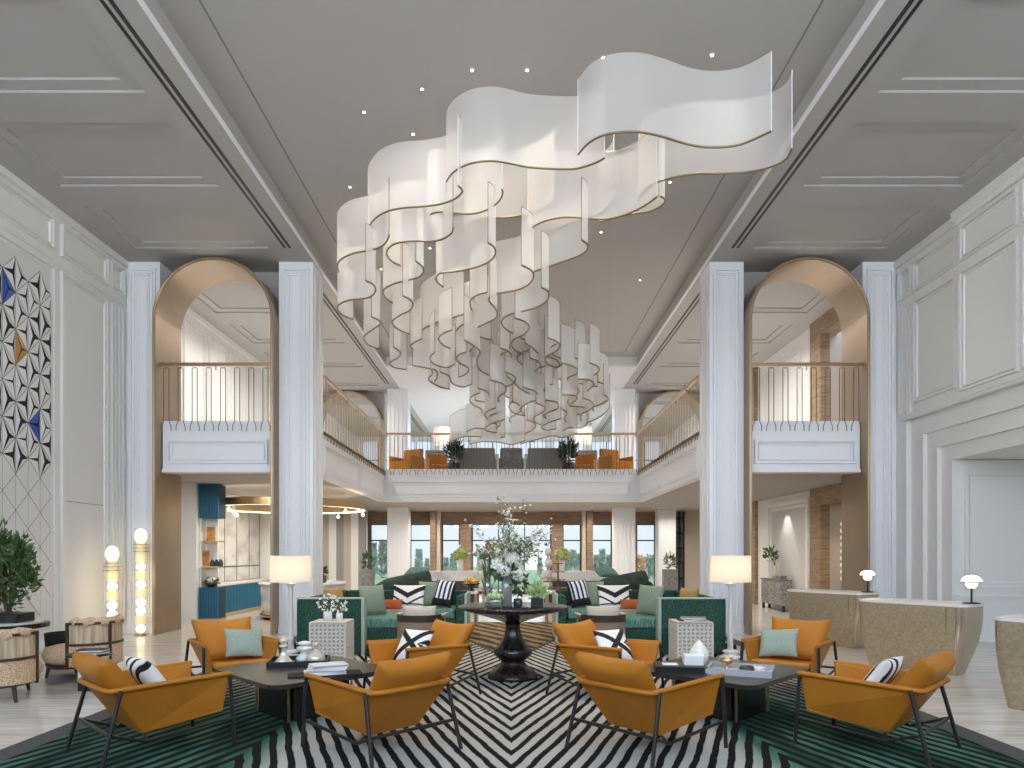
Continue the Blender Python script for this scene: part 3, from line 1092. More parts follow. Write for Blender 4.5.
def pat_cross(u, v):
    """black X on white, with black wedges at the sides"""
    if abs(abs(u * .92 + .08 * v) - abs(v)) < .21:
        return 1
    if u > .45 and abs(v + .05) < (u - .45) * .75 and abs(v + .05) > (u - .45) * .15 - .02:
        return 1
    return 0


def pat_chevron(u, v):
    s = abs(u) * .8 - v
    if -.15 < s < .3 or .75 < s < .92:
        return 1
    if v < -.72:
        return 1 if (v > -.84) else 0
    return 0


def pat_curve(u, v):
    r = math.hypot(u + .9, v - .1)
    return 1 if (.55 < r < .8 or 1.1 < r < 1.32 or (1.6 < r < 1.78)) else 0


def pat_stripe(u, v):
    if v < -.45 or abs(u) > .82:
        return 1
    return 2 if int((u + 1) * 4.6) % 2 else 0


CM = {
    'cross': cushion_mesh('cushion', .41, .40, .15, [M['white_cloth'], M['black_cloth']], pat_cross, 60),
    'chevron': cushion_mesh('cushion', .62, .46, .16, [M['white_cloth'], M['black_cloth']], pat_chevron, 60),
    'curve': cushion_mesh('cushion', .41, .42, .15, [M['white_cloth'], M['black_cloth']], pat_curve, 60),
    'stripe': cushion_mesh('cushion', .42, .5, .15, [M['white_cloth'], M['black_cloth'], M['navy']], pat_stripe, 60),
    'mint': cushion_mesh('cushion', .43, .36, .14, [M['mint']]),
    'sage': cushion_mesh('cushion', .52, .5, .17, [M['sage']]),
    'black': cushion_mesh('cushion', .42, .34, .14, [M['black_cloth']]),
    'orange': cushion_mesh('cushion', .46, .2, .14, [M['orange']]),
    'mustard': cushion_mesh('cushion', .5, .42, .15, [M['mustard']]),
    'cream': cushion_mesh('cushion', .5, .36, .13, [M['cream']]),
    'green': cushion_mesh('cushion', .6, .48, .2, [M['velvet_seat']]),
}
from mathutils import Euler


def cushion(kind, label, loc, rz=0., lean=0., roll=0., group=None):
    o = bpy.data.objects.new('cushion', CM[kind])
    COL.objects.link(o)
    o.location = loc
    o.rotation_mode = 'XYZ'
    m = Matrix.Rotation(rz, 3, 'Z') @ Matrix.Rotation(lean, 3, 'X') @ Matrix.Rotation(roll, 3, 'Y')
    o.rotation_euler = m.to_euler()
    tag(o, label, 'cushion', group)
    return o


# ================================================================== LEATHER ARMCHAIRS
def make_armchair(leather):
    t = thing('leather_armchair', '-', 'armchair')
    b = MB()
    for s in (-1, 1):                                     # tapering sling sides
        tip, rear = (s * .40, .46, .585), (s * .375, -.42, .555)
        bf, br = (s * .345, .43, .29), (s * .25, -.17, .175)
        th = .035
        out = [tip, rear, br, bf]
        inn = [(p[0] - s * th, p[1], p[2] + (.0 if k < 2 else .015)) for k, p in enumerate(out)]
        vs = out + inn
        fs = [(0, 1, 2, 3), (7, 6, 5, 4), (0, 4, 5, 1), (1, 5, 6, 2), (2, 6, 7, 3), (3, 7, 4, 0)]
        b.add(vs, fs if s > 0 else [f[::-1] for f in fs])
    # slanted back panel and underside
    b.hexa([(-.25, -.17, .175), (.25, -.17, .175), (.25, -.13, .19), (-.25, -.13, .19)],
           [(-.375, -.42, .555), (.375, -.42, .555), (.36, -.385, .555), (-.36, -.385, .555)])
    b.hexa([(-.25, -.17, .175), (.25, -.17, .175), (.345, .43, .27), (-.345, .43, .27)],
           [(-.25, -.17, .20), (.25, -.17, .20), (.345, .43, .30), (-.345, .43, .30)])
    sh = b.build('shell', leather, t, .012)
    rim = [(-.40, .47, .588), (-.392, .2, .58), (-.382, -.2, .566), (-.372, -.41, .558), (-.33, -.437, .556), (0, -.44, .556), (.33, -.437, .556), (.372, -.41, .558), (.382, -.2, .566), (.392, .2, .58), (.40, .47, .588)]
    MB().tube(rim, .021, 8).build('piping', leather, sh)
    b = MB()
    b.hexa([(-.215, -.15, .215), (.215, -.15, .215), (.30, .46, .305), (-.30, .46, .305)],
           [(-.25, -.225, .32), (.25, -.225, .32), (.33, .46, .385), (-.33, .46, .385)])
    b.build('seat_cushion', leather, t, .03, 3)

    def back(u, v, side):
        # u across, v up; slab leaning back, dished along its top
        x = u * (.265 + .075 * (v + 1) / 2)
        z = .325 + (v + 1) / 2 * .46
        y = -.15 - (v + 1) / 2 * .32
        n = Vector((0, .82, .575)) * (1 if side > 0 else -1)
        e = max(0., 1 - abs(u) ** 8) ** .5 * max(0., 1 - abs(v) ** 8) ** .5
        top = -.03 * (1 - u * u) * max(0, v) ** 2
        p = Vector((x, y, z + top)) + n * (.025 + .06 * e)
        return tuple(p)
    b = MB()
    b.grid(lambda u, v: back(u, v, 1), 16, 12)
    b.grid(lambda u, v: back(u, v, -1), 16, 12, flip=True)
    # close the rim
    ring = [(-1 + 2 * i / 16, -1) for i in range(16)] + [(1, -1 + 2 * i / 12) for i in range(12)] + [(1 - 2 * i / 16, 1) for i in range(16)] + [(-1, 1 - 2 * i / 12) for i in range(12)]
    m = len(ring)
    vs = [back(u, v, 1) for u, v in ring] + [back(u, v, -1) for u, v in ring]
    b.add(vs, [(i, m + i, m + (i + 1) % m, (i + 1) % m) for i in range(m)], 0, True)
    b.build('back_cushion', leather, t, weld=True)
    for s in (-1, 1):
        b = MB().tube([(s * .392, -.36, .56), (s * .425, -.5, .006)], .0165, 6)
        b.build('leg', M['leg'], t)
        b = MB().tube([(s * .408, .455, .575), (s * .42, .49, .003)], .0165, 6)
        b.build('leg', M['leg'], t)
        b = MB().tube([(s * .408, -.43, .235), (s * .33, -.16, .135), (s * .413, .475, .225)], .0135, 6)
        b.tube([(s * .315, -.16, .135), (s * .255, -.15, .18)], .011, 6)
        b.build('side_rail', M['leg'], t)
    MB().tube([(-.408, -.43, .235), (.408, -.43, .235)], .0135, 6).build('rear_rail', M['leg'], t)
    return t


chair_spots = [
    (-2.94, 5.60, (.68, .73), 'tan', 'caramel leather armchair in side view beside the small round table with black-and-white cushion', None),
    (-1.06, 5.54, (-.72, .69), 'tan', 'caramel leather armchair with its back to us at the table with the stacked white magazines', None),
    (-1.00, 7.62, (-.74, -.67), 'amber', 'amber leather armchair with cross-patterned cushion at the table with the white magazines', None),
    (-3.24, 7.92, (.60, -.80), 'amber', 'amber leather armchair with mint cushion facing us below the blue bar counter', None),
    (3.00, 5.62, (-.70, .71), 'tan', 'caramel leather armchair in side view near the reception desks with black-and-white cushion', None),
    (1.10, 5.54, (.75, .66), 'tan', 'caramel leather armchair with its back to us at the table with the grey tray', None),
    (1.05, 7.62, (.74, -.67), 'amber', 'amber leather armchair with cross-patterned cushion at the table with the grey tray', None),
    (3.24, 7.92, (-.60, -.80), 'amber', 'amber leather armchair with mint cushion facing us before the reception desks', None),
]
RUGZ = .0152
made = {}
for x, y, d, k, label, g in chair_spots:
    rz = math.atan2(d[1], d[0]) - PI / 2
    if k not in made:
        made[k] = make_armchair(M['amber'])
        made[k].location = (x, y, RUGZ)
        made[k].rotation_euler.z = rz
        made[k]['label'] = label
        made[k]['group'] = 'leather armchairs on the rug'
    else:
        clone(made[k], (x, y, RUGZ), rz, label)
    # cushion resting on the seat against the back
    f = Vector((d[0], d[1], 0)).normalized()
    rr = Vector((f.y, -f.x, 0))
    left = x < 0
    zs = .375 + RUGZ
    where = 'the chair nearest the bar rug corner'
    lab = None
    if k == 'tan' and abs(x) > 2:
        p = Vector((x, y, zs + .02)) + f * .07 + rr * (.06 if left else -.06)
        cushion('curve', 'white cushion with black curved bands on the caramel armchair near %s' % ('the small round side table' if left else 'the reception desks'), p, rz + PI, -.6)
    elif k == 'amber' and abs(x) < 2:
        p = Vector((x, y, zs + .02)) + f * .20 + rr * (.02 if not left else -.02)
        cushion('cross', 'white cushion with black cross on the amber armchair beside the %s' % ('white magazines table' if left else 'grey tray table'), p, rz + PI + (.35 if left else -.35), -.6)
    elif k == 'amber':
        p = Vector((x, y, zs + .02)) + f * .17 + rr * (-.10 if left else .10)
        cushion('mint', 'plain mint cushion on the amber armchair %s' % ('below the blue bar' if left else 'before the reception desks'), p, rz + PI, -.6, .1 if left else -.1)

# ================================================================== COFFEE TABLES
def rounded(poly, r, n=5):
    out = []
    m = len(poly)
    for i in range(m):
        p = Vector(poly[i]).to_2d()
        a = (Vector(poly[i - 1]).to_2d() - p).normalized()
        c = (Vector(poly[(i + 1) % m]).to_2d() - p).normalized()
        p0, p1 = p + a * r, p + c * r
        for k in range(n + 1):
            t = k / n
            q = (1 - t) ** 2 * p0 + 2 * t * (1 - t) * p + t * t * p1
            out.append((q.x, q.y))
    return out


def make_coffee_table(label):
    t = thing('coffee_table', label, 'coffee table', (0, 0, 0), 0, 'dark wood coffee tables')
    poly = [(0, -.93), (.93, 0), (.0, .93), (-.93, 0)]
    MB().prism(rounded(poly, .14), .385, .425).build('table_top', M['dark_wood'], t, .008)
    MB().prism(rounded([(0, -.80), (.80, 0), (0, .80), (-.80, 0)], .1), .36, .385).build('under_frame', M['espresso'], t)
    for a in range(4):
        q = a * PI / 2 + PI / 4
        b = MB().box((math.cos(q) * .31, math.sin(q) * .31, .18), (.06, .58, .36), 0, q)
        b.build('base_panel', M['espresso'], t, .006)
    b = MB()
    for a in range(4):
        q = a * PI / 2
        b.bb(math.cos(q) * .475 - .011, math.cos(q) * .475 + .011, math.sin(q) * .475 - .011, math.sin(q) * .475 + .011, .0, .36)
    b.build('corner_strip', M['brass'], t)
    return t


ct = make_coffee_table('dark diamond-shaped coffee table holding bottles and white magazines')
ct.location = (-2.08, 6.86, RUGZ)
clone(ct, (2.10, 6.86, RUGZ), 0, 'dark diamond-shaped coffee table holding the grey tray and white vase')
CT = .425 + RUGZ
# on the bar-side table
t = thing('serving_tray', 'black square tray carrying glass decanters on the coffee table', 'tray', (-2.22, 7.15, CT), R(12))
b = MB().bb(-.3, .3, -.22, .22, 0, .015)
b.build('tray_base', M['black'], t, .004)
b = MB()
for (x0, x1, y0, y1) in ((-.3, .3, -.22, -.2), (-.3, .3, .2, .22), (-.3, -.28, -.2, .2), (.28, .3, -.2, .2)):
    b.bb(x0, x1, y0, y1, 0, .055)
b.build('tray_rim', M['black'], t)
def decanter(label, loc, prof, m, stop):
    t = thing('decanter', label, 'decanter', loc, 0, 'decanters on the black tray')
    MB().lathe(prof, n=24).build('bottle', m, t)
    MB().lathe(stop, n=20).build('stopper', m, t)
    return t
ztr = CT + .015
decanter('pearl decanter with wide flared foot and tall neck on the black tray', (-2.34, 7.02, ztr),
         [(.001, 0), (.10, 0), (.105, .015), (.055, .07), (.03, .12), (.028, .17), (.045, .18), (.045, .20), (.001, .20)], M['pearl'],
         [(.001, .2), (.035, .2), (.03, .22), (.045, .235), (.045, .26), (.02, .275), (.001, .28)])
decanter('round pearl decanter with ball stopper on the black tray', (-2.04, 7.12, ztr),
         [(.001, 0), (.085, 0), (.10, .03), (.09, .08), (.03, .12), (.022, .145), (.001, .145)], M['pearl'],
         [(.001, .145), (.02, .145), (.018, .16), (.034, .18), (.034, .2), (.018, .215), (.001, .218)])
decanter('white stacked-disc decanter standing behind the other two', (-2.2, 7.26, ztr),
         [(.001, 0), (.085, 0), (.09, .03), (.06, .06), (.04, .09), (.085, .12), (.085, .14), (.03, .17), (.001, .17)], M['ceramic'],
         [(.001, .17), (.07, .175), (.07, .195), (.02, .21), (.001, .21)])
b = MB().prism(rounded([(-.34, -.13), (.34, -.13), (.34, .13), (-.34, .13)], .02), 0, .012)
tag(b.build('placemat', M['black_cloth'], None, 0, 2, (-1.78, 6.52, CT), R(18)), 'black leather mat under the stack of white magazines', 'mat')
for k in range(4):
    w, d2 = .36 - .012 * k, .25 - .01 * k
    t = thing('magazine', ['white magazine at the very bottom of the coffee table stack', 'white magazine second from the bottom of the coffee table stack', 'white magazine second from the top of the coffee table stack', 'white magazine on top of the coffee table stack'][k],
              'magazine', (-1.78 + .012 * k, 6.52, CT + .0125 + .0225 * k), R(18 + (5, -6, 3, 9)[k]), 'stacked white magazines')
    MB().bb(-w / 2, w / 2, -d2 / 2, d2 / 2, .003, .019).build('pages', M['paper_grey'] if k % 2 else M['paper'], t)
    MB().bb(-w / 2 - .004, w / 2 + .004, -d2 / 2 - .004, d2 / 2 + .004, 0, .003).bb(-w / 2 - .004, w / 2 + .004, -d2 / 2 - .004, d2 / 2 + .004, .019, .022).bb(-w / 2 - .004, -w / 2, -d2 / 2 - .004, d2 / 2 + .004, .003, .019).build('cover', M['paper'], t)
# on the reception-side table
t = thing('serving_tray', 'pale grey tray with small objects on the coffee table', 'tray', (2.22, 6.62, CT), R(-24))
MB().bb(-.30, .30, -.22, .22, 0, .012).build('tray_base', M['paper_grey'], t)
b = MB()
for (x0, x1, y0, y1) in ((-.3, .3, -.22, -.2), (-.3, .3, .2, .22), (-.3, -.28, -.2, .2), (.28, .3, -.2, .2)):
    b.bb(x0, x1, y0, y1, .012, .06)
b.build('tray_rim', M['paper_grey'], t)
t = thing('brass_bowl', 'small brass footed bowl on the pale grey tray', 'bowl', (2.12, 6.72, CT + .012))
MB().lathe([(.001, 0), (.04, 0), (.012, .02), (.012, .05), (.06, .075), (.075, .11), (.07, .11), (.05, .08), (.001, .07)], n=20).build('bowl_body', M['brass'], t)
o = MB().lathe([(.001, 0), (.055, 0), (.075, .03), (.06, .06), (.001, .065)], n=20).build('bowl', M['smoke'], None, 0, 2, (2.27, 6.58, CT + .012))
tag(o, 'dark smoky lidded bowl on the pale grey tray', 'bowl')
o = MB().box((0, 0, .02), (.2, .14, .04)).build('notebook', M['paper'], None, .006, 2, (2.36, 6.66, CT + .012), R(-40))
tag(o, 'white notebook lying on the pale grey tray', 'book')
t = thing('book', 'wide black book with white print under the white box', 'book', (1.66, 6.72, CT), R(-8))
MB().bb(-.24, .24, -.15, .15, .008, .055).build('pages', M['black_cloth'], t)
MB().bb(-.245, .245, -.155, .155, 0, .008).bb(-.245, .245, -.155, .155, .055, .063).bb(-.245, -.237, -.155, .155, .008, .055).build('cover', M['black'], t)
MB().bb(-.17, -.02, -.06, .08, .063, .066).build('cover_print', M['paper'], t)
o = MB().box((0, 0, .05), (.19, .16, .1)).build('box', M['white'], None, .008, 2, (1.79, 6.72, CT + .063), R(-8))
tag(o, 'small white box on the black book by the vase', 'box')
b = MB()
prof = []
for k in range(17):
    z = k / 16
    prof.append((.095 * math.sin(PI * (.16 + .80 * z)) ** .9 * (1 - .35 * max(0, z - .6)), z * .26))
rings = []
n = 36
for r, z in prof:
    rings.append([(r * (1 + .05 * math.cos(9 * 2 * PI * k / n)) * math.cos(2 * PI * k / n), r * (1 + .05 * math.cos(9 * 2 * PI * k / n)) * math.sin(2 * PI * k / n), z) for k in range(n)])
b.loft(rings)
o = b.build('vase', M['ceramic'], None, 0, 2, (1.93, 7.02, CT))
tag(o, 'ribbed white teardrop vase behind the white box', 'vase')

# ================================================================== RUGS
b = MB().bb(-3.88, 3.88, 3.0, 14.3, 0, .014)
t = thing('patterned_rug', 'large rug of black, grey and green diamond stripes under the armchairs', 'rug', (0, 0, .0005))
b.build('rug_field', M['rug'], t)
b = MB().bb(-4.12, -3.88, 2.8, 14.5, 0, .014).bb(3.88, 4.12, 2.8, 14.5, 0, .014).bb(-3.88, 3.88, 2.8, 3.0, 0, .014).bb(-3.88, 3.88, 14.3, 14.5, 0, .014)
b.build('rug_border', M['border'], t)
t = thing('patterned_rug', 'tawny striped pointed rug beyond the round pedestal table', 'rug', (0, 0, RUGZ + .001))
poly = [(0, 10.15), (.92, 12.95), (.92, 15.5), (-.92, 15.5), (-.92, 12.95)]
MB().prism(poly, 0, .01).build('rug_field', M['rug_brown'], t)
b = MB()
for i in range(5):
    p, q = Vector((*poly[i], 0)), Vector((*poly[(i + 1) % 5], 0))
    d = (q - p).normalized()
    nn = Vector((-d.y, d.x, 0)) * .1
    b.hexa([p - nn * .6, q - nn * .6, q, p], [p - nn * .6 + Vector((0, 0, .01)), q - nn * .6 + Vector((0, 0, .01)), q + Vector((0, 0, .01)), p + Vector((0, 0, .01))])
b.build('rug_border', M['border'], t)

# ================================================================== ROUND PEDESTAL TABLE AND FLOWERS
TX, TY = .02, 8.67
t = thing('pedestal_table', 'round dark table on a turned pedestal carrying the flower vases', 'table', (TX, TY, RUGZ + .0))
MB().lathe([(.001, .875), (.66, .875), (.685, .885), (.695, .90), (.685, .915), (.001, .915)], n=64).build('table_top', M['espresso'], t)
MB().lathe([(.001, .70), (.10, .70), (.22, .745), (.40, .80), (.58, .85), (.665, .875), (.001, .875)], n=64).build('apron', M['espresso'], t)
MB().lathe([(.001, .0), (.315, .0), (.325, .02), (.31, .05), (.27, .10), (.20, .15), (.155, .19), (.15, .215), (.165, .235), (.20, .26), (.24, .30), (.245, .335), (.22, .38), (.175, .43), (.13, .50), (.10, .58), (.092, .65), (.10, .70), (.001, .70)], n=56).build('pedestal', M['espresso'], t)
TT = .915 + RUGZ
def tpos(px, dy=0):
    return ((px - CX) / F * (TY + dy), TY + dy, TT)
def glass_tube(b, r, h, th=.006, n=28, z0=0):
    b.lathe([(.001, z0), (r, z0), (r, z0 + h), (r - th, z0 + h), (r - th, z0 + .015), (.001, z0 + .015)], n=n)
    return b
def hydrangea(b, c, r, n=120, mi=0):
    for _ in range(n):
        u = Vector((random.gauss(0, 1), random.gauss(0, 1), random.gauss(0, 1))).normalized()
        p = Vector(c) + Vector((u.x, u.y, u.z * .8)) * r * random.uniform(.85, 1)
        for k in range(3):
            b.leaf(p, u + Vector((random.uniform(-1, 1), random.uniform(-1, 1), random.uniform(-1, 1))) * .9, r * .42, r * .36, mi)
    b.ball(c, r * .86, 10, mi)

# main vase
t = thing('flower_vase', 'tall clear vase of white hydrangeas and blossom branches in the middle of the round table', 'vase', tpos(506.5))
glass_tube(MB(), .07, .42).build('glass_cylinder', M['frosted'], t)
b = MB()
for k in range(9):
    a = k * 2.4
    b.tube([(.03 * math.cos(a), .03 * math.sin(a), .02), (.045 * math.cos(a + 1), .045 * math.sin(a + 1), .4), (.08 * math.cos(a + 1), .08 * math.sin(a + 1), .52)], .005, 5)
b.build('stems', M['leaf'], t)
heads = [(-.10, -.04, .53, .085), (.05, -.05, .60, .095), (-.02, .05, .50, .08), (.12, .03, .50, .08), (.15, -.06, .40, .08), (-.03, -.1, .45, .07)]
for (x, y, z, r) in heads:
    b = MB()
    hydrangea(b, (x, y, z), r, 70)
    b.build('hydrangea_head', M['petal'], t)
b = MB()
b.foliage((0, 0, .42), (.17, .14, .1), 90, .11, .06, 0, .0)
b.foliage((.16, -.02, .28), (.09, .09, .12), 60, .1, .055, 0, -.3)
b.build('leaves', M['leaf'], t)
b, fb, fg = MB(), MB(), MB()
rng = random.Random(3)
tips = []
for k in range(32):
    a = rng.uniform(0, 2 * PI)
    rr = rng.uniform(.15, .66) if k < 26 else rng.uniform(.1, .3)
    top = Vector((rr * math.cos(a) + .10, rr * .6 * math.sin(a), rng.uniform(.66, 1.12) - .1 * rr if k < 26 else rng.uniform(1.1, 1.38)))
    m1 = Vector((top.x * .22 + rng.uniform(-.05, .05), top.y * .25, .42 + (top.z - .42) * .42))
    m2 = Vector((top.x * .62 + rng.uniform(-.06, .06), top.y * .6, .42 + (top.z - .42) * .75))
    path = smooth_path([(0, 0, .36), m1, m2, top], 4)
    b.tube(path, [.005 - .004 * i / len(path) for i in range(len(path))], 4)
    for j in range(4, len(path)):
        for q in range(2):
            tw = path[j] + Vector((rng.uniform(-.09, .09), rng.uniform(-.07, .07), rng.uniform(-.02, .10)))
            b.tube([path[j], tw], .0015, 3)
            tips.append(tw)
        tips.append(path[j])
for p in tips:
    if rng.random() < .62:
        for _ in range(5):
            fb.leaf(p, (rng.uniform(-1, 1), rng.uniform(-1, 1), rng.uniform(-.6, 1)), .026, .02)
    elif rng.random() < .8:
        for _ in range(3):
            fg.leaf(p, (rng.uniform(-1, 1), rng.uniform(-1, 1), rng.uniform(-.6, 1)), .05, .022)
b.build('branches', M['bark'], t)
fb.build('blossoms', M['petal'], t)
fg.foliage((-.12, .08, .70), (.18, .12, .16), 110, .07, .02, 0, .4)
fg.foliage((.22, .05, .68), (.16, .12, .18), 150, .06, .03, 0, .4)
fg.build('spray_leaves', M['leaf_pale'], t)
b = MB()
b.foliage((-.17, .05, .72), (.12, .1, .13), 80, .07, .03, 0, .4)
b.build('russet_sprays', M['autumn'], t)
# side cylinder with greenery
t = thing('flower_vase', 'slim clear cylinder of spiky greenery on the bar side of the table', 'vase', tpos(487.5, -.02))
glass_tube(MB(), .045, .44).build('glass_cylinder', M['glass'], t)
b = MB()
for k in range(60):
    a = rng.uniform(0, 2 * PI)
    q = rng.uniform(.02, .11)
    b.leaf((.02 * math.cos(a), .02 * math.sin(a), rng.uniform(.1, .5)), (q * math.cos(a), q * math.sin(a), .3), rng.uniform(.16, .3), .014)
b.build('leaves', M['leaf'], t)
# round glass bowl with pale flowers
t = thing('flower_bowl', 'round clear glass bowl of pale green blooms on the round table', 'bowl', tpos(495, -.28))
MB().lathe([(.001, 0), (.06, 0), (.10, .04), (.11, .08), (.095, .12), (.09, .12), (.104, .08), (.094, .042), (.055, .008), (.001, .008)], n=28).build('glass_bowl', M['glass'], t)
b = MB()
for k in range(7):
    a = k * 2 * PI / 7
    hydrangea(b, (.06 * math.cos(a), .06 * math.sin(a), .135), .042, 24)
hydrangea(b, (0, 0, .16), .05, 24)
b.build('blooms', M['petal_green'], t)
o = MB().lathe([(.001, 0), (.05, 0), (.058, .02), (.055, .09), (.04, .1), (.001, .1)], n=24).build('small_vase', M['smoke'], None, 0, 2, tpos(518, -.12))
tag(o, 'small smoky glass jar next to the black cube planter', 'jar')
t = thing('cube_planter', 'black cube planter of pale green flowers on the round table', 'planter', tpos(537, -.2))
b = MB().bb(-.075, .075, -.075, .075, 0, .12)
b.build('planter_box', M['black'], t, .004)
b = MB()
b.foliage((0, 0, .18), (.13, .11, .10), 260, .05, .03, 0, .5)
b.foliage((.02, 0, .22), (.10, .09, .10), 120, .06, .025, 0, .6)
b.build('leaves', M['petal_green'], t)

# ================================================================== FLOOR LAMPS
def make_floor_lamp(label, loc):
    t = thing('floor_lamp', label, 'floor lamp', loc, 0, 'white column floor lamps')
    b = MB().lathe([(.001, 0), (.16, 0), (.16, .03), (.11, .05), (.09, .07), (.12, .09), (.12, .11), (.07, .13), (.001, .13)], n=32)
    b.build('base', M['white'], t)
    MB().lathe([(.001, .13), (.045, .13), (.04, .3), (.034, 1.08), (.05, 1.10), (.075, 1.12), (.075, 1.14), (.001, 1.14)], n=24).build('column', M['white'], t)
    b = MB()
    rings = []
    for r, z in ((.305, 1.16), (.30, 1.56), (.297, 1.56), (.302, 1.16)):
        rings.append([(r * math.cos(2 * PI * k / 48), r * math.sin(2 * PI * k / 48), z) for k in range(48)])
    b.loft(rings[:2], 0, True, False)
    b.build('lamp_shade', M['shade'], t)
    MB().ball((0, 0, 1.34), .05, 14).tube([(0, 0, 1.14), (0, 0, 1.3)], .012, 6).build('bulb', M['bulb'], t)
    point('lamp_light', (loc[0], loc[1], loc[2] + 1.36), 10, (1, .86, .68), .06)
    return t


make_floor_lamp('white column floor lamp with drum shade on the bar side', (-3.36, 10.4, 0))
make_floor_lamp('white column floor lamp with drum shade on the reception side', (3.335, 10.4, 0))

# ================================================================== LATTICE SIDE TABLES
def make_lattice(label, loc):
    t = thing('lattice_side_table', label, 'side table', loc, 0, 'ivory lattice side tables')
    w, h = .255, .62
    b = MB()
    b.bb(-w, w, -w, w, h - .02, h)
    for x in (-w, w - .025):
        for y in (-w, w - .025):
            b.bb(x, x + .025, y, y + .025, 0, h - .02)
    b.build('frame', M['lattice'], t, .003)
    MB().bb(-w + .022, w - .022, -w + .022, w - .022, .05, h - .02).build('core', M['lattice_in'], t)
    n, m = 8, 10
    for a in range(4):
        b = MB()
        mx = Matrix.Rotation(a * PI / 2, 4, 'Z')
        dx, dz = (2 * w - .03) / n, (h - .07) / m
        for i in range(n + 1):
            x = -w + .015 + i * dx
            b.bb(x - .013, x + .013, -w - .001, -w + .012, .05, h - .021, 0, mx)
        for j in range(m + 1):
            z = .05 + j * dz
            b.bb(-w + .01, w - .01, -w, -w + .011, z - .013, z + .013, 0, mx)
        for i in range(n):
            for j in range(m):
                x, z = -w + .015 + (i + .5) * dx, .05 + (j + .5) * dz
                mm = mx @ Matrix.Translation((x, -w + .006, z)) @ Matrix.Rotation(PI / 4 * (1 if (i + j) % 2 else -1), 4, 'Y')
                b.bb(-dx * .3, dx * .3, -.0045, .0045, -.004, .004, 0, mm)
        b.build('lattice_panel', M['lattice'], t)
    return t


LTX, LTY = -2.56, 9.75
make_lattice('ivory lattice cube table carrying white flower pots by the green sofa', (LTX, LTY, .016))
make_lattice('ivory lattice cube table carrying dark books by the green sofa', (2.56, LTY, .016))
LZ = .636
for k, (dx, dy, s) in enumerate(((-.06, 0, 1.), (.10, .02, .8))):
    t = thing('flower_pot', ['larger white pot of small white flowers on the lattice table', 'smaller white pot of white flowers on the lattice table'][k], 'flower pot', (LTX + dx, LTY + dy, LZ), 0, 'flower pots on the lattice table')
    MB().lathe([(.001, 0), (.06 * s, 0), (.06 * s, .13 * s), (.053 * s, .13 * s), (.053 * s, .1 * s), (.001, .1 * s)], n=24).build('pot', M['ceramic'], t)
    b = MB()
    b.foliage((0, 0, .22 * s), (.12 * s, .11 * s, .10 * s), 60, .05, .012, 0, .5, .1)
    b.build('stems', M['leaf'], t)
    b = MB()
    for q in range(34):
        u = Vector((random.gauss(0, 1), random.gauss(0, 1), random.gauss(0, .8))).normalized()
        p = Vector((u.x * .14 * s, u.y * .12 * s, .26 * s + u.z * .11 * s))
        for _ in range(5):
            b.leaf(p, u + Vector((random.uniform(-1, 1), random.uniform(-1, 1), random.uniform(-1, 1))), .034, .024)
    b.build('blooms', M['petal'], t)
for k in range(2):
    t = thing('book', ['lower dark book lying on the lattice table', 'upper grey book lying on the lattice table'][k], 'book', (2.57 + .02 * k, LTY - .02, LZ + .0255 * k), R(8 - 22 * k))
    MB().bb(-.17, .17, -.12, .12, .004, .021).build('pages', M['paper'], t)
    MB().bb(-.175, .175, -.125, .125, 0, .004).bb(-.175, .175, -.125, .125, .021, .025).bb(-.175, -.17, -.125, .125, .004, .021).build('cover', M['black' if k == 0 else 'grey_box'], t)

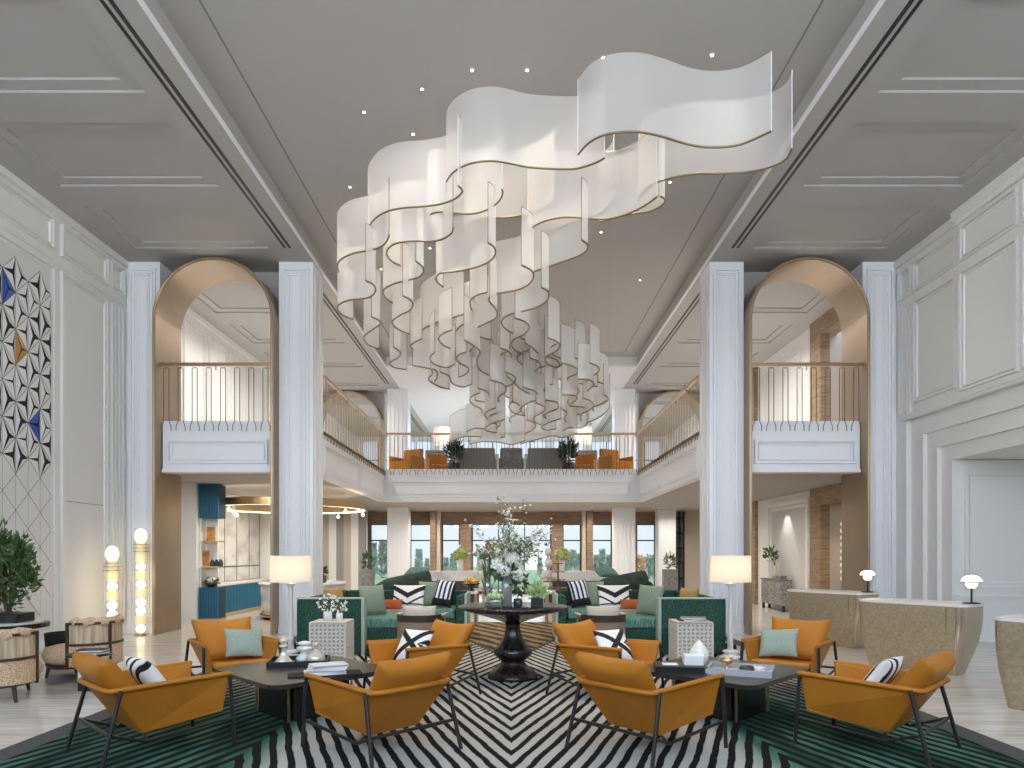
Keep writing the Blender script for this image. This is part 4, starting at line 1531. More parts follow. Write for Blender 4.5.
# ================================================================== GREEN SOFAS (mirrored pair)
for s, who in ((-1, 'bar'), (1, 'reception')):
    t = thing('corner_sofa', 'green chenille corner sofa with tall end panels on the %s side' % who, 'sofa', (0, 0, .016))
    def sb(b, x0, x1, *r):
        return b.bb(s * x0, s * x1, *r)
    sb(MB(), 2.32, 3.32, 10.55, 10.72, .02, .87).build('end_panel', M['velvet'], t, .02)
    b = MB()
    sb(b, 2.27, 2.315, 10.53, 10.74, .0, .88)
    sb(b, 2.315, 3.325, 10.53, 10.74, .872, .888)
    sb(b, .80, .845, 12.3, 13.36, 0, .84)
    b.build('piping', M['trim_pale'], t)
    sb(MB(), 3.18, 3.35, 10.74, 13.4, .06, .86).build('side_back', M['velvet'], t, .03)
    sb(MB(), .86, 3.18, 13.22, 13.4, .06, .86).build('rear_back', M['velvet'], t, .03)
    sb(MB(), .85, 1.0, 12.32, 13.2, .06, .80).build('end_arm', M['velvet'], t, .02)
    b = MB()
    sb(b, 1.78, 3.17, 10.76, 13.2, .06, .38)
    sb(b, 1.01, 1.78, 12.32, 13.2, .06, .38)
    b.build('seat_base', M['velvet'], t, .015)
    sb(MB(), 1.76, 3.17, 10.76, 12.28, .385, .57).build('seat_cushion', M['velvet_seat'], t, .05, 3)
    sb(MB(), 1.02, 3.17, 12.30, 13.2, .385, .57).build('seat_cushion', M['velvet_seat'], t, .05, 3)
    b = MB()
    for (x, y) in ((2.4, 10.62), (3.25, 10.62), (.92, 12.4), (.92, 13.2), (3.25, 13.3)):
        sb(b, x - .03, x + .03, y - .03, y + .03, 0, .06)
    b.build('feet', M['brass'], t)
    zz = .588
    w = who + ' side sofa'
    cushion('sage', 'sage cushion leaning upright behind the near end panel of the %s' % w, (s * 2.22, 11.1, zz), s * -.9, -.2)
    cushion('chevron', 'white cushion with black chevron at the middle of the %s' % w, (s * 1.93, 12.66, zz), s * .1, -.45)
    cushion('sage', 'sage cushion against the rear back of the %s beside the chevron cushion' % w, (s * 1.50, 12.82, zz), 0, -.3)
    cushion('stripe', 'navy and white striped cushion at the inner end of the %s' % w, (s * 1.3, 12.58, zz + .03), s * .35, -.3, s * -.12)
    cushion('black', 'small black cushion in the corner of the %s' % w, (s * 2.42, 12.5, zz), s * -.3, -.4)
    cushion('orange', 'low rust orange bolster cushion on the %s' % w, (s * 2.16, 12.1, zz), 0, -.35)
    cushion('mustard', 'ochre cushion peeping over the panel of the %s' % w, (s * 2.98, 11.6, zz), s * -1.2, -.15)
    # throw: white blanket with dark stripes over the seat
    b = MB()
    b.bb(s * 1.85, s * 2.45, 12.05, 12.45, .588, .597, 0)
    b.bb(s * 1.85, s * 2.45, 12.1, 12.16, .597, .600, 1).bb(s * 1.85, s * 2.45, 12.26, 12.32, .597, .600, 1)
    tag(b.build('throw_blanket', [M['white_cloth'], M['black_cloth']], None, 0, 2, (0, 0, .0)), 'folded white throw with black stripes on the seat of the %s' % w, 'blanket')

    # ---- curved wooden tub chairs, backs towards us
    cx, cy = s * 1.33, 9.95
    t = thing('tub_chair', 'curved walnut tub chair with cream cushion back to us on the %s side' % who, 'chair', (cx, cy, .016), s * .12)
    def arc(r, th, z0, z1, a0, a1, n=18):
        b = MB()
        rings = []
        for k in range(n + 1):
            a = a0 + (a1 - a0) * k / n
            c_, s_ = math.cos(a), math.sin(a)
            rings.append([(r * c_, r * s_, z0), ((r - th) * c_, (r - th) * s_, z0), ((r - th) * c_, (r - th) * s_, z1), (r * c_, r * s_, z1)])
        b.loft(rings, 0, False)
        return b
    arc(.335, .025, .60, .70, R(180), R(360)).build('back_band', M['wood_dark'], t)
    arc(.33, .02, .30, .60, R(190), R(350)).build('back_shell', M['wood_light'], t)
    MB().lathe([(.001, .26), (.31, .26), (.32, .30), (.001, .30)], n=32).build('seat_base', M['wood_dark'], t)
    MB().lathe([(.001, .30), (.27, .30), (.295, .34), (.295, .41), (.26, .45), (.001, .46)], n=32).build('seat_cushion', M['cream'], t)
    for a in (45, 135, 225, 315):
        MB().tube([(.25 * math.cos(R(a)), .25 * math.sin(R(a)), .27), (.30 * math.cos(R(a)), .30 * math.sin(R(a)), 0)], [.022, .014], 8).build('leg', M['wood_dark'], t)
    for q in (-1, 1):
        MB().box((q * .335, .10, .69), (.05, .30, .022), 0, q * -.05).build('armrest', M['lattice'], t, .006)
        MB().tube([(q * .335, .22, .68), (q * .30, .22, .29)], .014, 6).build('arm_post', M['brass'], t)
    cushion('cream', 'cream back cushion standing in the walnut tub chair on the %s side' % who, (cx, cy - .09, .016 + .465), s * .12, -.05)

    # ---- deep green lounge sofa further back, with loose throw cushions
    t = thing('lounge_sofa', 'low dark green lounge sofa with rolled arms further back on the %s side' % who, 'sofa', (s * 2.75, 18.4, 0), s * .25)
    MB().bb(-.85, .85, -.35, .45, .1, .42).build('seat', M['velvet'], t, .04)
    b = MB()
    b.tube([(-.80, -.38, .56), (-.4, -.42, .74), (.2, -.42, .84), (.72, -.40, .90)], [.17, .2, .22, .24], 12)
    b.build('backrest', M['forest'], t)
    for q in (-1, 1):
        MB().tube([(q * .82, -.38, .68 if q > 0 else .48), (q * .86, .0, .62 if q > 0 else .46), (q * .84, .42, .52 if q > 0 else .44)], [.18, .15, .13], 12).bb(q * .72, q * .92, -.3, .42, .1, .5).build('arm', M['forest'], t)
    b = MB()
    for (x, y) in ((-.75, -.25), (.75, -.25), (-.75, .35), (.75, .35)):
        b.bb(x - .03, x + .03, y - .03, y + .03, 0, .1)
    b.build('feet', M['black'], t)
    cushion('green', 'green velvet cushion on the back of the dark lounge sofa on the %s side' % who, (s * 2.6, 18.1, 1.0), s * .25, -1.2)

    # ---- white tables behind the sofas
    t = thing('white_table', 'white rectangular table behind the green sofa on the %s side' % who, 'table', (s * 1.15, 15.6, 0))
    MB().bb(-.38, .38, -.3, .3, .68, .73).build('table_top', M['white'], t, .006)
    for x in (-.34, .34):
        for y in (-.26, .26):
            MB().bb(x - .022, x + .022, y - .022, y + .022, 0, .68).build('leg', M['brass'], t)
    # ---- marble ledge planters in front of the windows
    x0, x1 = s * 1.0, s * 3.25
    t = thing('marble_console', 'long marble-topped console below the back windows on the %s side' % who, 'console', (0, 0, 0))
    MB().bb(x0, x1, 21.9, 22.3, .70, 1.02).build('top_block', M['marble'], t, .006)
    MB().bb(s * 1.05, s * 3.2, 21.98, 22.25, 0, .70).build('base', M['wood_dark'], t)
    # ---- urn lights etc
    px = 460.5 if s < 0 else 562.
    xx = (px - CX) / F * 22.1
    t = thing('flower_vase', ('white cylinder vase of lime flowers' if s < 0 else 'white vase of lime flowers behind the tiered stand') + ' on the marble console', 'vase', (xx, 22.1, 1.02))
    MB().lathe([(.001, 0), (.085, 0), (.10, .38), (.09, .38), (.08, .3), (.001, .3)], n=24).build('vase_body', M['ceramic'], t)
    b = MB()
    hydrangea(b, (0, 0, .54), .20, 150)
    b.build('flower_dome', M['petal_lime'], t)
    b = MB()
    b.foliage((0, 0, .42), (.16, .14, .06), 60, .1, .05)
    b.build('leaves', M['leaf'], t)
    # planters with shrubs on stone plinths by the far pillars
    pxp = 367 if s < 0 else 670
    xx = (pxp - CX) / F * 21.0
    t = thing('stone_planter', 'square grey stone planter with a small shrub beyond the sofas on the %s side' % who, 'planter', (xx, 21.0, 0))
    MB().bb(-.2, .2, -.2, .2, 0, 1.10).build('planter_box', M['grey_box'], t, .01)
    b = MB()
    b.foliage((0, 0, 1.35), (.15, .15, .25), 90, .16, .05, 0, .5)
    b.build('foliage', M['leaf'], t)

t = thing('flower_bowl', 'dark footed bowl heaped with yellow flowers on the white table', 'bowl', (-.92, 15.6, .73))
MB().lathe([(.001, 0), (.10, 0), (.03, .03), (.03, .08), (.17, .13), (.22, .18), (.20, .18), (.001, .12)], n=28).build('bowl_body', M['espresso'], t)
b = MB()
for k in range(12):
    a = k * 2.4
    hydrangea(b, (.13 * math.sqrt(k / 12) * math.cos(a), .13 * math.sqrt(k / 12) * math.sin(a), .22 + .03 * (k % 2)), .05, 16)
b.build('flowers', M['petal_yel'], t)

# tiered display stands in front of the central window
for k, (px, d, lab, mt, n, z0) in enumerate(((483, 20.5, 'cream tiered display stand seen before the middle window beside the yellow flowers', 'cream', 4, 0), (548, 20.5, 'cream tiered display stand half hidden by the blossom branches', 'cream', 4, 0), (558, 20.2, 'wooden tiered display stand below the lime flowers', 'wood', 4, 0))):
    t = thing('tiered_stand', lab, 'display stand', ((px - CX) / F * d, d, 0))
    MB().lathe([(.001, 0), (.2, 0), (.2, .03), (.025, .05), (.025, 1.62 if mt == 'cream' else 1.25), (.001, 1.63 if mt == 'cream' else 1.26)], n=20).build('post', M['brass'], t)
    for j in range(n):
        z = (.50 + .34 * j) if mt == 'cream' else (.55 + .24 * j)
        r = .26 - .035 * j
        MB().lathe([(.03, z), (r, z), (r + .01, z + .03), (r - .02, z + .03), (.03, z + .015)], n=24).build('tier', M['wood' if mt == 'wood' else 'cream'], t)
    if mt == 'cream':
        for j in range(n):
            z = .53 + .34 * j
            MB().lathe([(.05, z), (.13 - .012 * j, z + .02), (.14 - .012 * j, z + .16), (.10 - .01 * j, z + .2), (.001, z + .2)], n=18).build('jar', M['ceramic'], t)

# ================================================================== LEFT-HAND SEATING BY THE RELIEF WALL
def make_cane_chair(label, loc, rz):
    t = thing('cane_chair', label, 'chair', loc, rz, 'cane-backed boucle chairs')
    def arcb(r, th, z0, z1, a0, a1, n=20, mi=0, sy=.95):
        b = MB()
        rings = []
        for k in range(n + 1):
            a = a0 + (a1 - a0) * k / n
            c_, s_ = math.cos(a), math.sin(a) * sy
            rings.append([(r * c_, r * s_, z0), ((r - th) * c_, (r - th) * s_, z0), ((r - th) * c_, (r - th) * s_, z1), (r * c_, r * s_, z1)])
        b.loft(rings, mi, False)
        return b
    A0, A1 = R(195), R(345)
    # rounded seat, front towards +Y
    MB().lathe([(.001, .20), (.32, .20), (.37, .24), (.385, .31), (.36, .39), (.27, .42), (.001, .425)], (0, .15, 0), 36, 0, True, 1, 1.36).build('seat_cushion', M['boucle'], t)
    MB().lathe([(.001, .17), (.345, .17), (.355, .185), (.345, .2), (.001, .2)], (0, .15, 0), 36, 0, True, 1, 1.36).build('seat_frame', M['wood_dark'], t)
    arcb(.375, .06, .20, .46, A0, A1).build('lower_back', M['boucle'], t)
    arcb(.37, .012, .47, .73, A0, A1).build('cane_panel', M['cane'], t)
    b = arcb(.385, .03, .455, .485, A0, A1)
    c = arcb(.385, .03, .715, .745, A0, A1)
    b.add(c.v, c.f)
    for a in (A0, (A0 + A1) / 2, A1):
        cc, ss = math.cos(a) * .375, math.sin(a) * .375 * .95
        b.box((cc, ss, .46), (.032, .032, .57), 0, a)
    b.build('back_frame', M['wood_dark'], t)
    pts = []
    rr = []
    for k in range(15):
        a = A0 + (A1 - A0) * k / 14
        pts.append((.325 * math.cos(a), .325 * math.sin(a) * .95, .735 + .01 * math.sin(k * 1.9)))
        rr.append(.062 + .008 * math.sin(k * 2.3))
    rr[0] = rr[-1] = .03
    b = MB().tube(pts, rr, 12)
    c = arcb(.352, .06, .42, .74, A0, A1)
    b.add(c.v, c.f)
    b.build('back_cushion', M['boucle'], t)
    for a in (50, 130, 230, 310):
        yo = .30 if a < 180 else 0.
        MB().tube([(.27 * math.cos(R(a)), .27 * math.sin(R(a)) + yo, .18), (.31 * math.cos(R(a)), .31 * math.sin(R(a)) + yo, 0)], [.027, .017], 8).build('leg', M['wood_dark'], t)
    return t


make_cane_chair('cane-backed speckled boucle chair facing the plant table, back to us', (-5.58, 7.42, 0), R(27))
make_cane_chair('cane-backed speckled boucle chair facing the black drum stool', (-5.38, 8.72, 0), R(68))
t = thing('drum_stool', 'black round drum stool behind the boucle chair', 'stool', (-6.24, 9.55, 0))
MB().lathe([(.001, .03), (.19, .03), (.235, .30), (.25, .49), (.225, .49), (.215, .40), (.001, .40)], n=36).build('drum', M['black_cloth'], t)
MB().lathe([(.001, 0), (.17, 0), (.17, .03), (.001, .03)], n=28).build('plinth', M['wood_dark'], t)
# small round table
t = thing('side_table', 'small round dark side table with marble-banded post', 'side table', (-4.93, 7.98, 0))
MB().lathe([(.001, .405), (.235, .405), (.24, .415), (.235, .425), (.001, .425)], n=40).build('table_top', M['espresso'], t)
MB().bb(-.085, .085, -.085, .085, .0, .14).bb(-.085, .085, -.085, .085, .30, .405).build('post', M['black'], t)
MB().bb(-.084, .084, -.084, .084, .14, .30).build('marble_band', M['marble'], t)
for k in range(2):
    t = thing('book', ['lower grey book on the small round table', 'upper black book on the small round table'][k], 'book', (-4.90, 7.98, .425 + .026 * k), R(-14 + 20 * k))
    MB().bb(-.15, .15, -.1, .1, .004, .021).build('pages', M['paper'], t)
    MB().bb(-.155, .155, -.105, .105, 0, .004).bb(-.155, .155, -.105, .105, .021, .025).bb(-.155, -.15, -.105, .105, .004, .021).build('cover', M['grey_box' if k == 0 else 'black'], t)
# console with the tall plant
t = thing('console_table', 'dark oval console table with pale stone top carrying the tall plant', 'console', (0, 0, 0))
poly = [(-5.72 - .28 + .28 * math.cos(R(a)), 8.3 + .42 * math.sin(R(a))) for a in range(-90, 91, 15)] + [(-7.5, 8.72), (-7.5, 7.88)]
MB().prism(poly, .69, .745).build('table_edge', M['espresso'], t, .012)
poly2 = [(-5.78 - .26 + .26 * math.cos(R(a)), 8.3 + .38 * math.sin(R(a))) for a in range(-90, 91, 15)] + [(-7.46, 8.68), (-7.46, 7.92)]
MB().prism(poly2, .745, .765).build('stone_top', M['marble'], t)
MB().bb(-7.2, -6.55, 8.1, 8.5, .0, .69).build('base', M['espresso'], t, .01)
t = thing('potted_plant', 'tall bushy green plant in a dark tray pot on the oval console', 'plant', (-6.12, 8.3, .765))
MB().bb(-.28, .22, -.16, .16, 0, .11).build('pot', M['black'], t, .01)
b = MB()
for k in range(10):
    a = k * 2.4
    b.tube([(.02 * math.cos(a), .02 * math.sin(a), .1), (.10 * math.cos(a), .08 * math.sin(a), .5), (.24 * math.cos(a), .2 * math.sin(a), .75 + .05 * (k % 5))], [.012, .008, .003], 5)
b.build('stems', M['bark'], t)
b = MB()
for (c, rd, n) in (((0, 0, .62), (.30, .26, .42), 900), ((-.1, 0, .95), (.14, .12, .26), 260), ((.16, 0, .85), (.12, .1, .25), 220), ((.24, 0, .55), (.13, .12, .25), 220), ((-.24, 0, .5), (.14, .14, .3), 220), ((-.02, 0, .28), (.2, .18, .2), 200)):
    b.foliage(c, rd, n, .075, .034, 0, .6, .15)
b.build('foliage', M['leaf'], t)
# glowing globe column lamps
def globe_lamp(label, loc, h, n):
    t = thing('globe_lamp', label, 'floor lamp', loc, 0, 'stacked globe floor lamps')
    MB().lathe([(.001, 0), (.11, 0), (.11, .02), (.014, .03), (.014, h - .2), (.001, h - .2)], n=20).build('base', M['brass'], t)
    # glass bodies from the floor up
    z = .04
    k = 0
    parts = []
    body = h - .50
    seq = [('ball', .10), ('rib', .14), ('ball', .085), ('ball', .085), ('rib', .17), ('ball', .085), ('rib', .15), ('ball', .09), ('rib', .15), ('ball', .085)]
    while z < body - .1:
        kind, r = seq[k % len(seq)]
        if kind == 'ball':
            MB().ball((0, 0, z + .085), .085, 18).build('globe', M['globe'], t)
            z += .172
        else:
            b = MB()
            prof = [(.001, z)]
            hh = .17
            for q in range(7):
                prof += [(.075, z + hh * q / 7), (.105, z + hh * (q + .5) / 7)]
            prof += [(.075, z + hh), (.001, z + hh)]
            b.lathe(prof, n=20)
            b.build('ribbed_glass', M['globe_soft'], t)
            z += .175
        k += 1
    b = MB()
    for q in range(3):
        zz = z + .02 + q * .07
        b.lathe([(.08, zz), (.15, zz), (.15, zz + .014), (.08, zz + .014)], n=28)
    b.build('brass_ring', M['brass'], t)
    MB().lathe([(.001, z), (.07, z), (.07, z + .2), (.001, z + .2)], n=20).build('ribbed_glass', M['globe_soft'], t)
    MB().ball((0, 0, z + .33), .115, 20, 0, 1, 1, 1.28).build('globe', M['globe'], t)
    point('globe_light', (loc[0] + .3, loc[1] - .3, loc[2] + h * .55), 2.5, (1, .8, .5), .25)


globe_lamp('shorter stacked glowing globe lamp by the wall flutes', (-7.28, 12.45, 0), 1.83, 8)
globe_lamp('taller stacked glowing globe lamp in front of the white pilaster', (-7.22, 13.3, 0), 2.05, 9)

# ================================================================== RECEPTION DESKS
def make_desk(label, off):
    t = thing('reception_desk', label, 'reception desk', (5.35, 9.22 + off, 0), math.atan2(-1.07, .74), 'curved bronze reception desks')
    # local x runs along the visible front (towards the camera), local -y faces the lounge
    L, D, Ht = .70, .62, .94
    def plan(x0, x1, y0, y1, r, n=8):
        P = []
        for (cx, cy, a0) in ((x1 - r, y0 + r, -90), (x1 - r, y1 - r, 0), (x0 + r, y1 - r, 90), (x0 + r, y0 + r, 180)):
            for k in range(n + 1):
                a = R(a0 + 90 * k / n)
                P.append((cx + r * math.cos(a), cy + r * math.sin(a)))
        return P
    def ring(e, z, L0=-L, L1=L):
        return [(x, y, z) for x, y in plan(L0 + e * .45, L1 - e, e * .8, D - e, .11)]
    zs = [(0.16, 0), (.13, .10), (.085, .24), (.04, .42), (.012, .6), (0, .75), (0, Ht - .035)]
    b = MB()
    rings = [ring(e, z) for e, z in zs]
    n = len(rings[0])
    b.loft(rings, 0)
    # bronze ends, damask front
    for i, f in enumerate(b.f):
        if len(f) == 4:
            cxm = sum(b.v[q][0] for q in f) / 4
            b.mi[i] = 1 if cxm > L - .19 or (cxm < -L + .05) else 0
    b.build('body', [M['desk'], M['desk_end']], t)
    MB().loft([ring(-.006, Ht - .033), ring(-.006, Ht)], 0, False).build('counter_top', M['desk_top'], t)
    b = MB()
    for x in (L - .22, L - .10):
        rr = []
        pts = [(x - e * .6, e - .004, z) for e, z in zs]
        b.tube(pts, .008, 5)
    b.build('seam_strip', M['gold_edge'], t)
    return t


make_desk('middle bronze reception desk carrying a mushroom lamp, fully in view', 0)
make_desk('farther bronze reception desk carrying a mushroom lamp beside the bronze arch', 2.55)
make_desk('reception desk cut off by the picture edge with no lamp in view', -2.75)
def mushroom(label, loc):
    t = thing('mushroom_lamp', label, 'table lamp', loc, 0, 'mushroom desk lamps')
    MB().lathe([(.001, 0), (.10, 0), (.10, .012), (.013, .016), (.013, .22), (.001, .22)], n=24).build('stand', M['black'], t)
    MB().lathe([(.001, .20), (.04, .20), (.065, .235), (.07, .275), (.001, .275)], n=24).build('glass_bulb', M['opal'], t)
    MB().lathe([(.001, .285), (.118, .285), (.114, .31), (.09, .342), (.05, .362), (.001, .368)], n=32).build('lamp_shade', M['opal'], t)
    MB().lathe([(.001, .275), (.123, .275), (.123, .285), (.001, .285)], n=32).build('shade_rim', M['black'], t)
    point('mushroom_light', (loc[0] - .0, loc[1], loc[2] + .44), 1.5, (1, .8, .55), .1)


mushroom('opal mushroom lamp on the middle reception desk', (6.0, 8.90, .942))
mushroom('opal mushroom lamp on the farther reception desk', (5.98, 11.46, .942))

# ================================================================== THE BAR BEHIND THE BRONZE ARCH
def fluted(b, x0, x1, y, z0, z1, n, mi=0):
    """rounded vertical flutes on a front facing the camera"""
    for k in range(n):
        xa, xb = x0 + (x1 - x0) * k / n, x0 + (x1 - x0) * (k + 1) / n
        xc, r = (xa + xb) / 2, (xb - xa) / 2 * .80
        rings = []
        for z in (z0, z1):
            rings.append([(xc + r * math.cos(PI + PI * q / 6), y + r * math.sin(PI + PI * q / 6), z) for q in range(7)])
        b.loft(rings, mi, True, False, False)
        b.add([rings[1][q] for q in range(7)], [tuple(range(7))], mi)
        b.add([rings[0][q] for q in range(7)], [tuple(range(6, -1, -1))], mi)


t = thing('shelf_unit', 'blue fluted shelf unit at the near end of the bar counter', 'shelf unit', (0, 0, 0))
b = MB().bb(-7.26, -6.78, 15.85, 16.2, .08, .80, 1)
fluted(b, -7.26, -6.78, 15.85, .08, .80, 8)
b.build('lower_cabinet', [M['blue'], M['blue_shade']], t)
MB().bb(-7.26, -6.76, 15.8, 16.2, 0, .08).build('plinth', M['brass'], t)
b = MB().bb(-7.26, -6.78, 15.85, 16.2, 2.41, 3.19, 1)
fluted(b, -7.26, -6.78, 15.85, 2.41, 3.19, 8)
b.build('upper_cabinet', [M['blue'], M['blue_shade']], t)
MB().bb(-7.26, -6.95, 16.16, 16.2, .80, 2.41).bb(-7.26, -7.22, 15.9, 16.16, .80, 2.41).build('back_panel', M['wall'], t)
for z in (1.29, 1.88):
    MB().bb(-7.22, -6.80, 15.86, 16.16, z - .025, z).build('shelf', M['gold_edge'], t)
# objects on the shelves
for k, (x, z, w, h, lab) in enumerate(((-7.03, 1.88, .2, .33, 'amber patterned art book standing on the upper shelf'), (-7.14, 1.29, .15, .36, 'amber art book standing on the lower shelf'))):
    t = thing('art_book', lab, 'book', (x, 16.0, z), R(8))
    MB().bb(-w / 2, w / 2, -.025, .025, 0, h).build('cover', M['amber_book'], t)
    MB().bb(-w / 2 + .006, w / 2 + .001, -.02, .02, .004, h + .001).build('pages', M['paper'], t)
for k in range(3):
    o = MB().lathe([(.001, 0), (.045, 0), (.05, .03), (.05, .1), (.03, .13), (.035, .16), (.001, .16)], n=18).build('jar', M['smoke'], None, 0, 2, (-7.0 + .1 * k, 15.98, 1.29))
    tag(o, 'dark jar on the lower shelf, ' + ('next to the amber book' if k == 0 else 'middle one of three' if k == 1 else 'at the outer end of the three'), 'jar', 'dark jars on the bar shelf')
t = thing('flower_bowl', 'dark bowl of white flowers on top of the lower blue cabinet', 'bowl', (-7.02, 15.97, .80))
MB().lathe([(.001, 0), (.07, 0), (.13, .06), (.14, .1), (.12, .1), (.001, .05)], n=24).build('bowl_body', M['black'], t)
b = MB()
for k in range(7):
    a = k * 2.4
    hydrangea(b, (.09 * math.sqrt(k / 7) * math.cos(a), .09 * math.sqrt(k / 7) * math.sin(a), .16 + .03 * (k % 2)), .055, 18)
b.build('flowers', M['petal'], t)
b = MB()
b.foliage((0, 0, .13), (.16, .13, .06), 60, .1, .05)
b.build('leaves', M['leaf'], t)
# long blue counter along the wall
t = thing('bar_counter', 'long blue fluted bar counter with white stone top against the marble wall', 'bar counter', (0, 0, 0))
b = MB().bb(-W + .06, -7.16, 16.25, 20.65, .1, .78, 1)
for k in range(46):
    y0 = 16.25 + 4.4 * k / 46
    r = 4.4 / 46 / 2 * .82
    yc = y0 + 4.4 / 92
    rings = [[(-7.16 + r * math.sin(PI * q / 6), yc - r * math.cos(PI * q / 6), z) for q in range(7)] for z in (.1, .78)]
    b.loft(rings, 0, True, False, False)
b.build('counter_front', [M['blue'], M['blue_shade']], t)
MB().bb(-W + .06, -7.12, 16.22, 20.68, .78, .84).build('counter_top', M['marble'], t, .008)
MB().bb(-W + .06, -7.13, 16.24, 20.66, 0, .1).build('plinth', M['brass'], t)
# niche cabinet further along
t = thing('shelf_unit', 'far blue shelf niche beyond the marble wall, next to the pier', 'shelf unit', (0, 0, 0))
MB().bb(-7.09, -6.2, 21.2, 21.7, 0, .9).build('lower_cabinet', M['blue'], t)
MB().bb(-7.09, -6.2, 21.2, 21.7, 2.45, 3.19).build('upper_cabinet', M['blue'], t)
MB().bb(-7.09, -6.2, 21.62, 21.7, .9, 2.45).build('back_panel', M['wall'], t)
for z in (1.35, 1.85):
    MB().bb(-7.09, -6.2, 21.25, 21.62, z - .03, z).build('shelf', M['grey_box'], t)
# round island bar
t = thing('island_bar', 'round marble island bar with brass foot under the ring light', 'bar counter', (-5.18, 17.0, 0))
MB().lathe([(.001, .16), (.98, .16), (1.0, .82), (.001, .82)], n=64).build('bar_body', M['marble'], t)
MB().lathe([(.001, .06), (1.0, .06), (1.03, .10), (1.0, .16), (.001, .16)], n=64).build('foot_ring', M['brass'], t)
MB().lathe([(.001, 0), (.95, 0), (.95, .06), (.001, .06)], n=64).build('plinth', M['black'], t)
MB().lathe([(.001, .82), (1.05, .82), (1.06, .85), (1.05, .88), (.001, .88)], n=64).build('counter_top', M['marble'], t)
t = thing('potted_herb', 'small dark crate of reddish herbs on the round island bar', 'plant', (-4.62, 16.6, .88))
MB().bb(-.1, .1, -.1, .1, 0, .16).build('crate', M['wood_dark'], t, .006)
b = MB()
b.foliage((0, 0, .26), (.12, .12, .14), 120, .09, .04, 0, .5)
b.build('leaves', M['leaf_dark'], t)
o = MB().lathe([(.001, 0), (.10, 0), (.12, .04), (.10, .09), (.001, .1)], n=20).build('bowl', M['black'], None, 0, 2, (-4.85, 16.35, .88))
tag(o, 'small black bowl on the edge of the round island bar', 'bowl')
o = MB().lathe([(.001, 0), (.06, 0), (.07, .1), (.06, .12), (.001, .12)], n=20).build('jar', M['ceramic'], None, 0, 2, (-4.6, 16.3, .88))
tag(o, 'small white jar on the edge of the round island bar', 'jar')
# ring light
t = thing('ring_pendant', 'large brass ring light with little globes hanging over the island bar', 'pendant light', (-5.87, 18.0, 0))
def hoop(r0, r1, z0, z1, n=72):
    b = MB()
    rings = []
    for k in range(n + 1):
        a = 2 * PI * k / n
        c, q = math.cos(a), math.sin(a)
        rings.append([(r0 * c, r0 * q, z0), (r1 * c, r1 * q, z0), (r1 * c, r1 * q, z1), (r0 * c, r0 * q, z1)])
    b.loft(rings, 0, False, False)
    return b
hoop(1.97, 2.0, 2.74, 2.92).build('ring_band', M['brass'], t)
hoop(1.86, 1.965, 2.745, 2.765).build('light_strip', M['led'], t)
for k in range(8):
    a = 2 * PI * (k + .4) / 8
    MB().ball((1.92 * math.cos(a), 1.92 * math.sin(a), 2.64), .05, 12).tube([(1.92 * math.cos(a), 1.92 * math.sin(a), 2.68), (1.92 * math.cos(a), 1.92 * math.sin(a), 2.745)], .012, 6).build('globe', M['globe'], t)
for k in range(3):
    a = 2 * PI * k / 3 + .6
    MB().tube([(1.98 * math.cos(a), 1.98 * math.sin(a), 2.92), (.1 * math.cos(a), .1 * math.sin(a), ZS)], .012, 5).build('suspension_rod', M['black'], t)

# ================================================================== RECEPTION CORRIDOR
t = thing('inlay_chest', 'grey bone-inlay chest against the lit niche in the corridor', 'chest', (0, 0, 0))
MB().bb(7.33, 7.575, 18.45, 20.0, .16, .84).build('body', M['inlay'], t, .008)
MB().bb(7.30, 7.58, 18.42, 20.03, .84, .87).build('top', M['grey_box'], t)
for k in range(3):
    y0 = 18.5 + k * .5
    for (z0, z1) in ((.20, .50), (.53, .82)):
        d_ = MB().bb(7.31, 7.33, y0, y0 + .46, z0, z1).build('drawer', M['inlay'], t)
        MB().ball((7.30, y0 + .23, (z0 + z1) / 2), .018, 8).build('knob', M['brass'], d_)
for y in (18.5, 19.95):
    for x in (7.37, 7.54):
        MB().bb(x - .03, x + .03, y - .03, y + .03, 0, .16).build('leg', M['black'], t)
t = thing('flower_vase', 'cream vase of leafy twigs on the bone-inlay chest', 'vase', (7.45, 19.3, .87))
MB().lathe([(.001, 0), (.08, 0), (.105, .09), (.08, .2), (.05, .28), (.07, .38), (.058, .38), (.04, .28), (.001, .2)], n=24).build('vase_body', M['cream'], t)
b = MB()
b.foliage((-.10, .1, .68), (.16, .32, .22), 90, .13, .06, 0, .7, .2)
b.build('leaves', M['leaf'], t)
b = MB()
for k in range(6):
    b.tube([(0, 0, .35), (-.06 + .1 * math.cos(k), .25 * math.sin(k), .8)], .006, 5)
b.build('twigs', M['bark'], t)
o = MB().bb(-.09, .09, -.16, .16, 0, .1).build('storage_box', M['grey_box'], None, .006, 2, (7.44, 18.8, .87))
tag(o, 'low grey box next to the vase on the inlay chest', 'box')
# crystal string lights seen in the bronze recess
t = thing('crystal_strand', 'hanging strand of lit crystals in the bronze recess behind the desks', 'pendant light', (7.72, 15.95, 0))
b = MB()
for k in range(9):
    b.ball((0, 0, 1.0 + .16 * k), .035, 8, 0, 1, 1, 1.6)
b.build('crystal', M['globe_soft'], t)
MB().tube([(0, 0, 1.0), (0, 0, ZS - .42)], .004, 4).build('cord', M['black'], t)

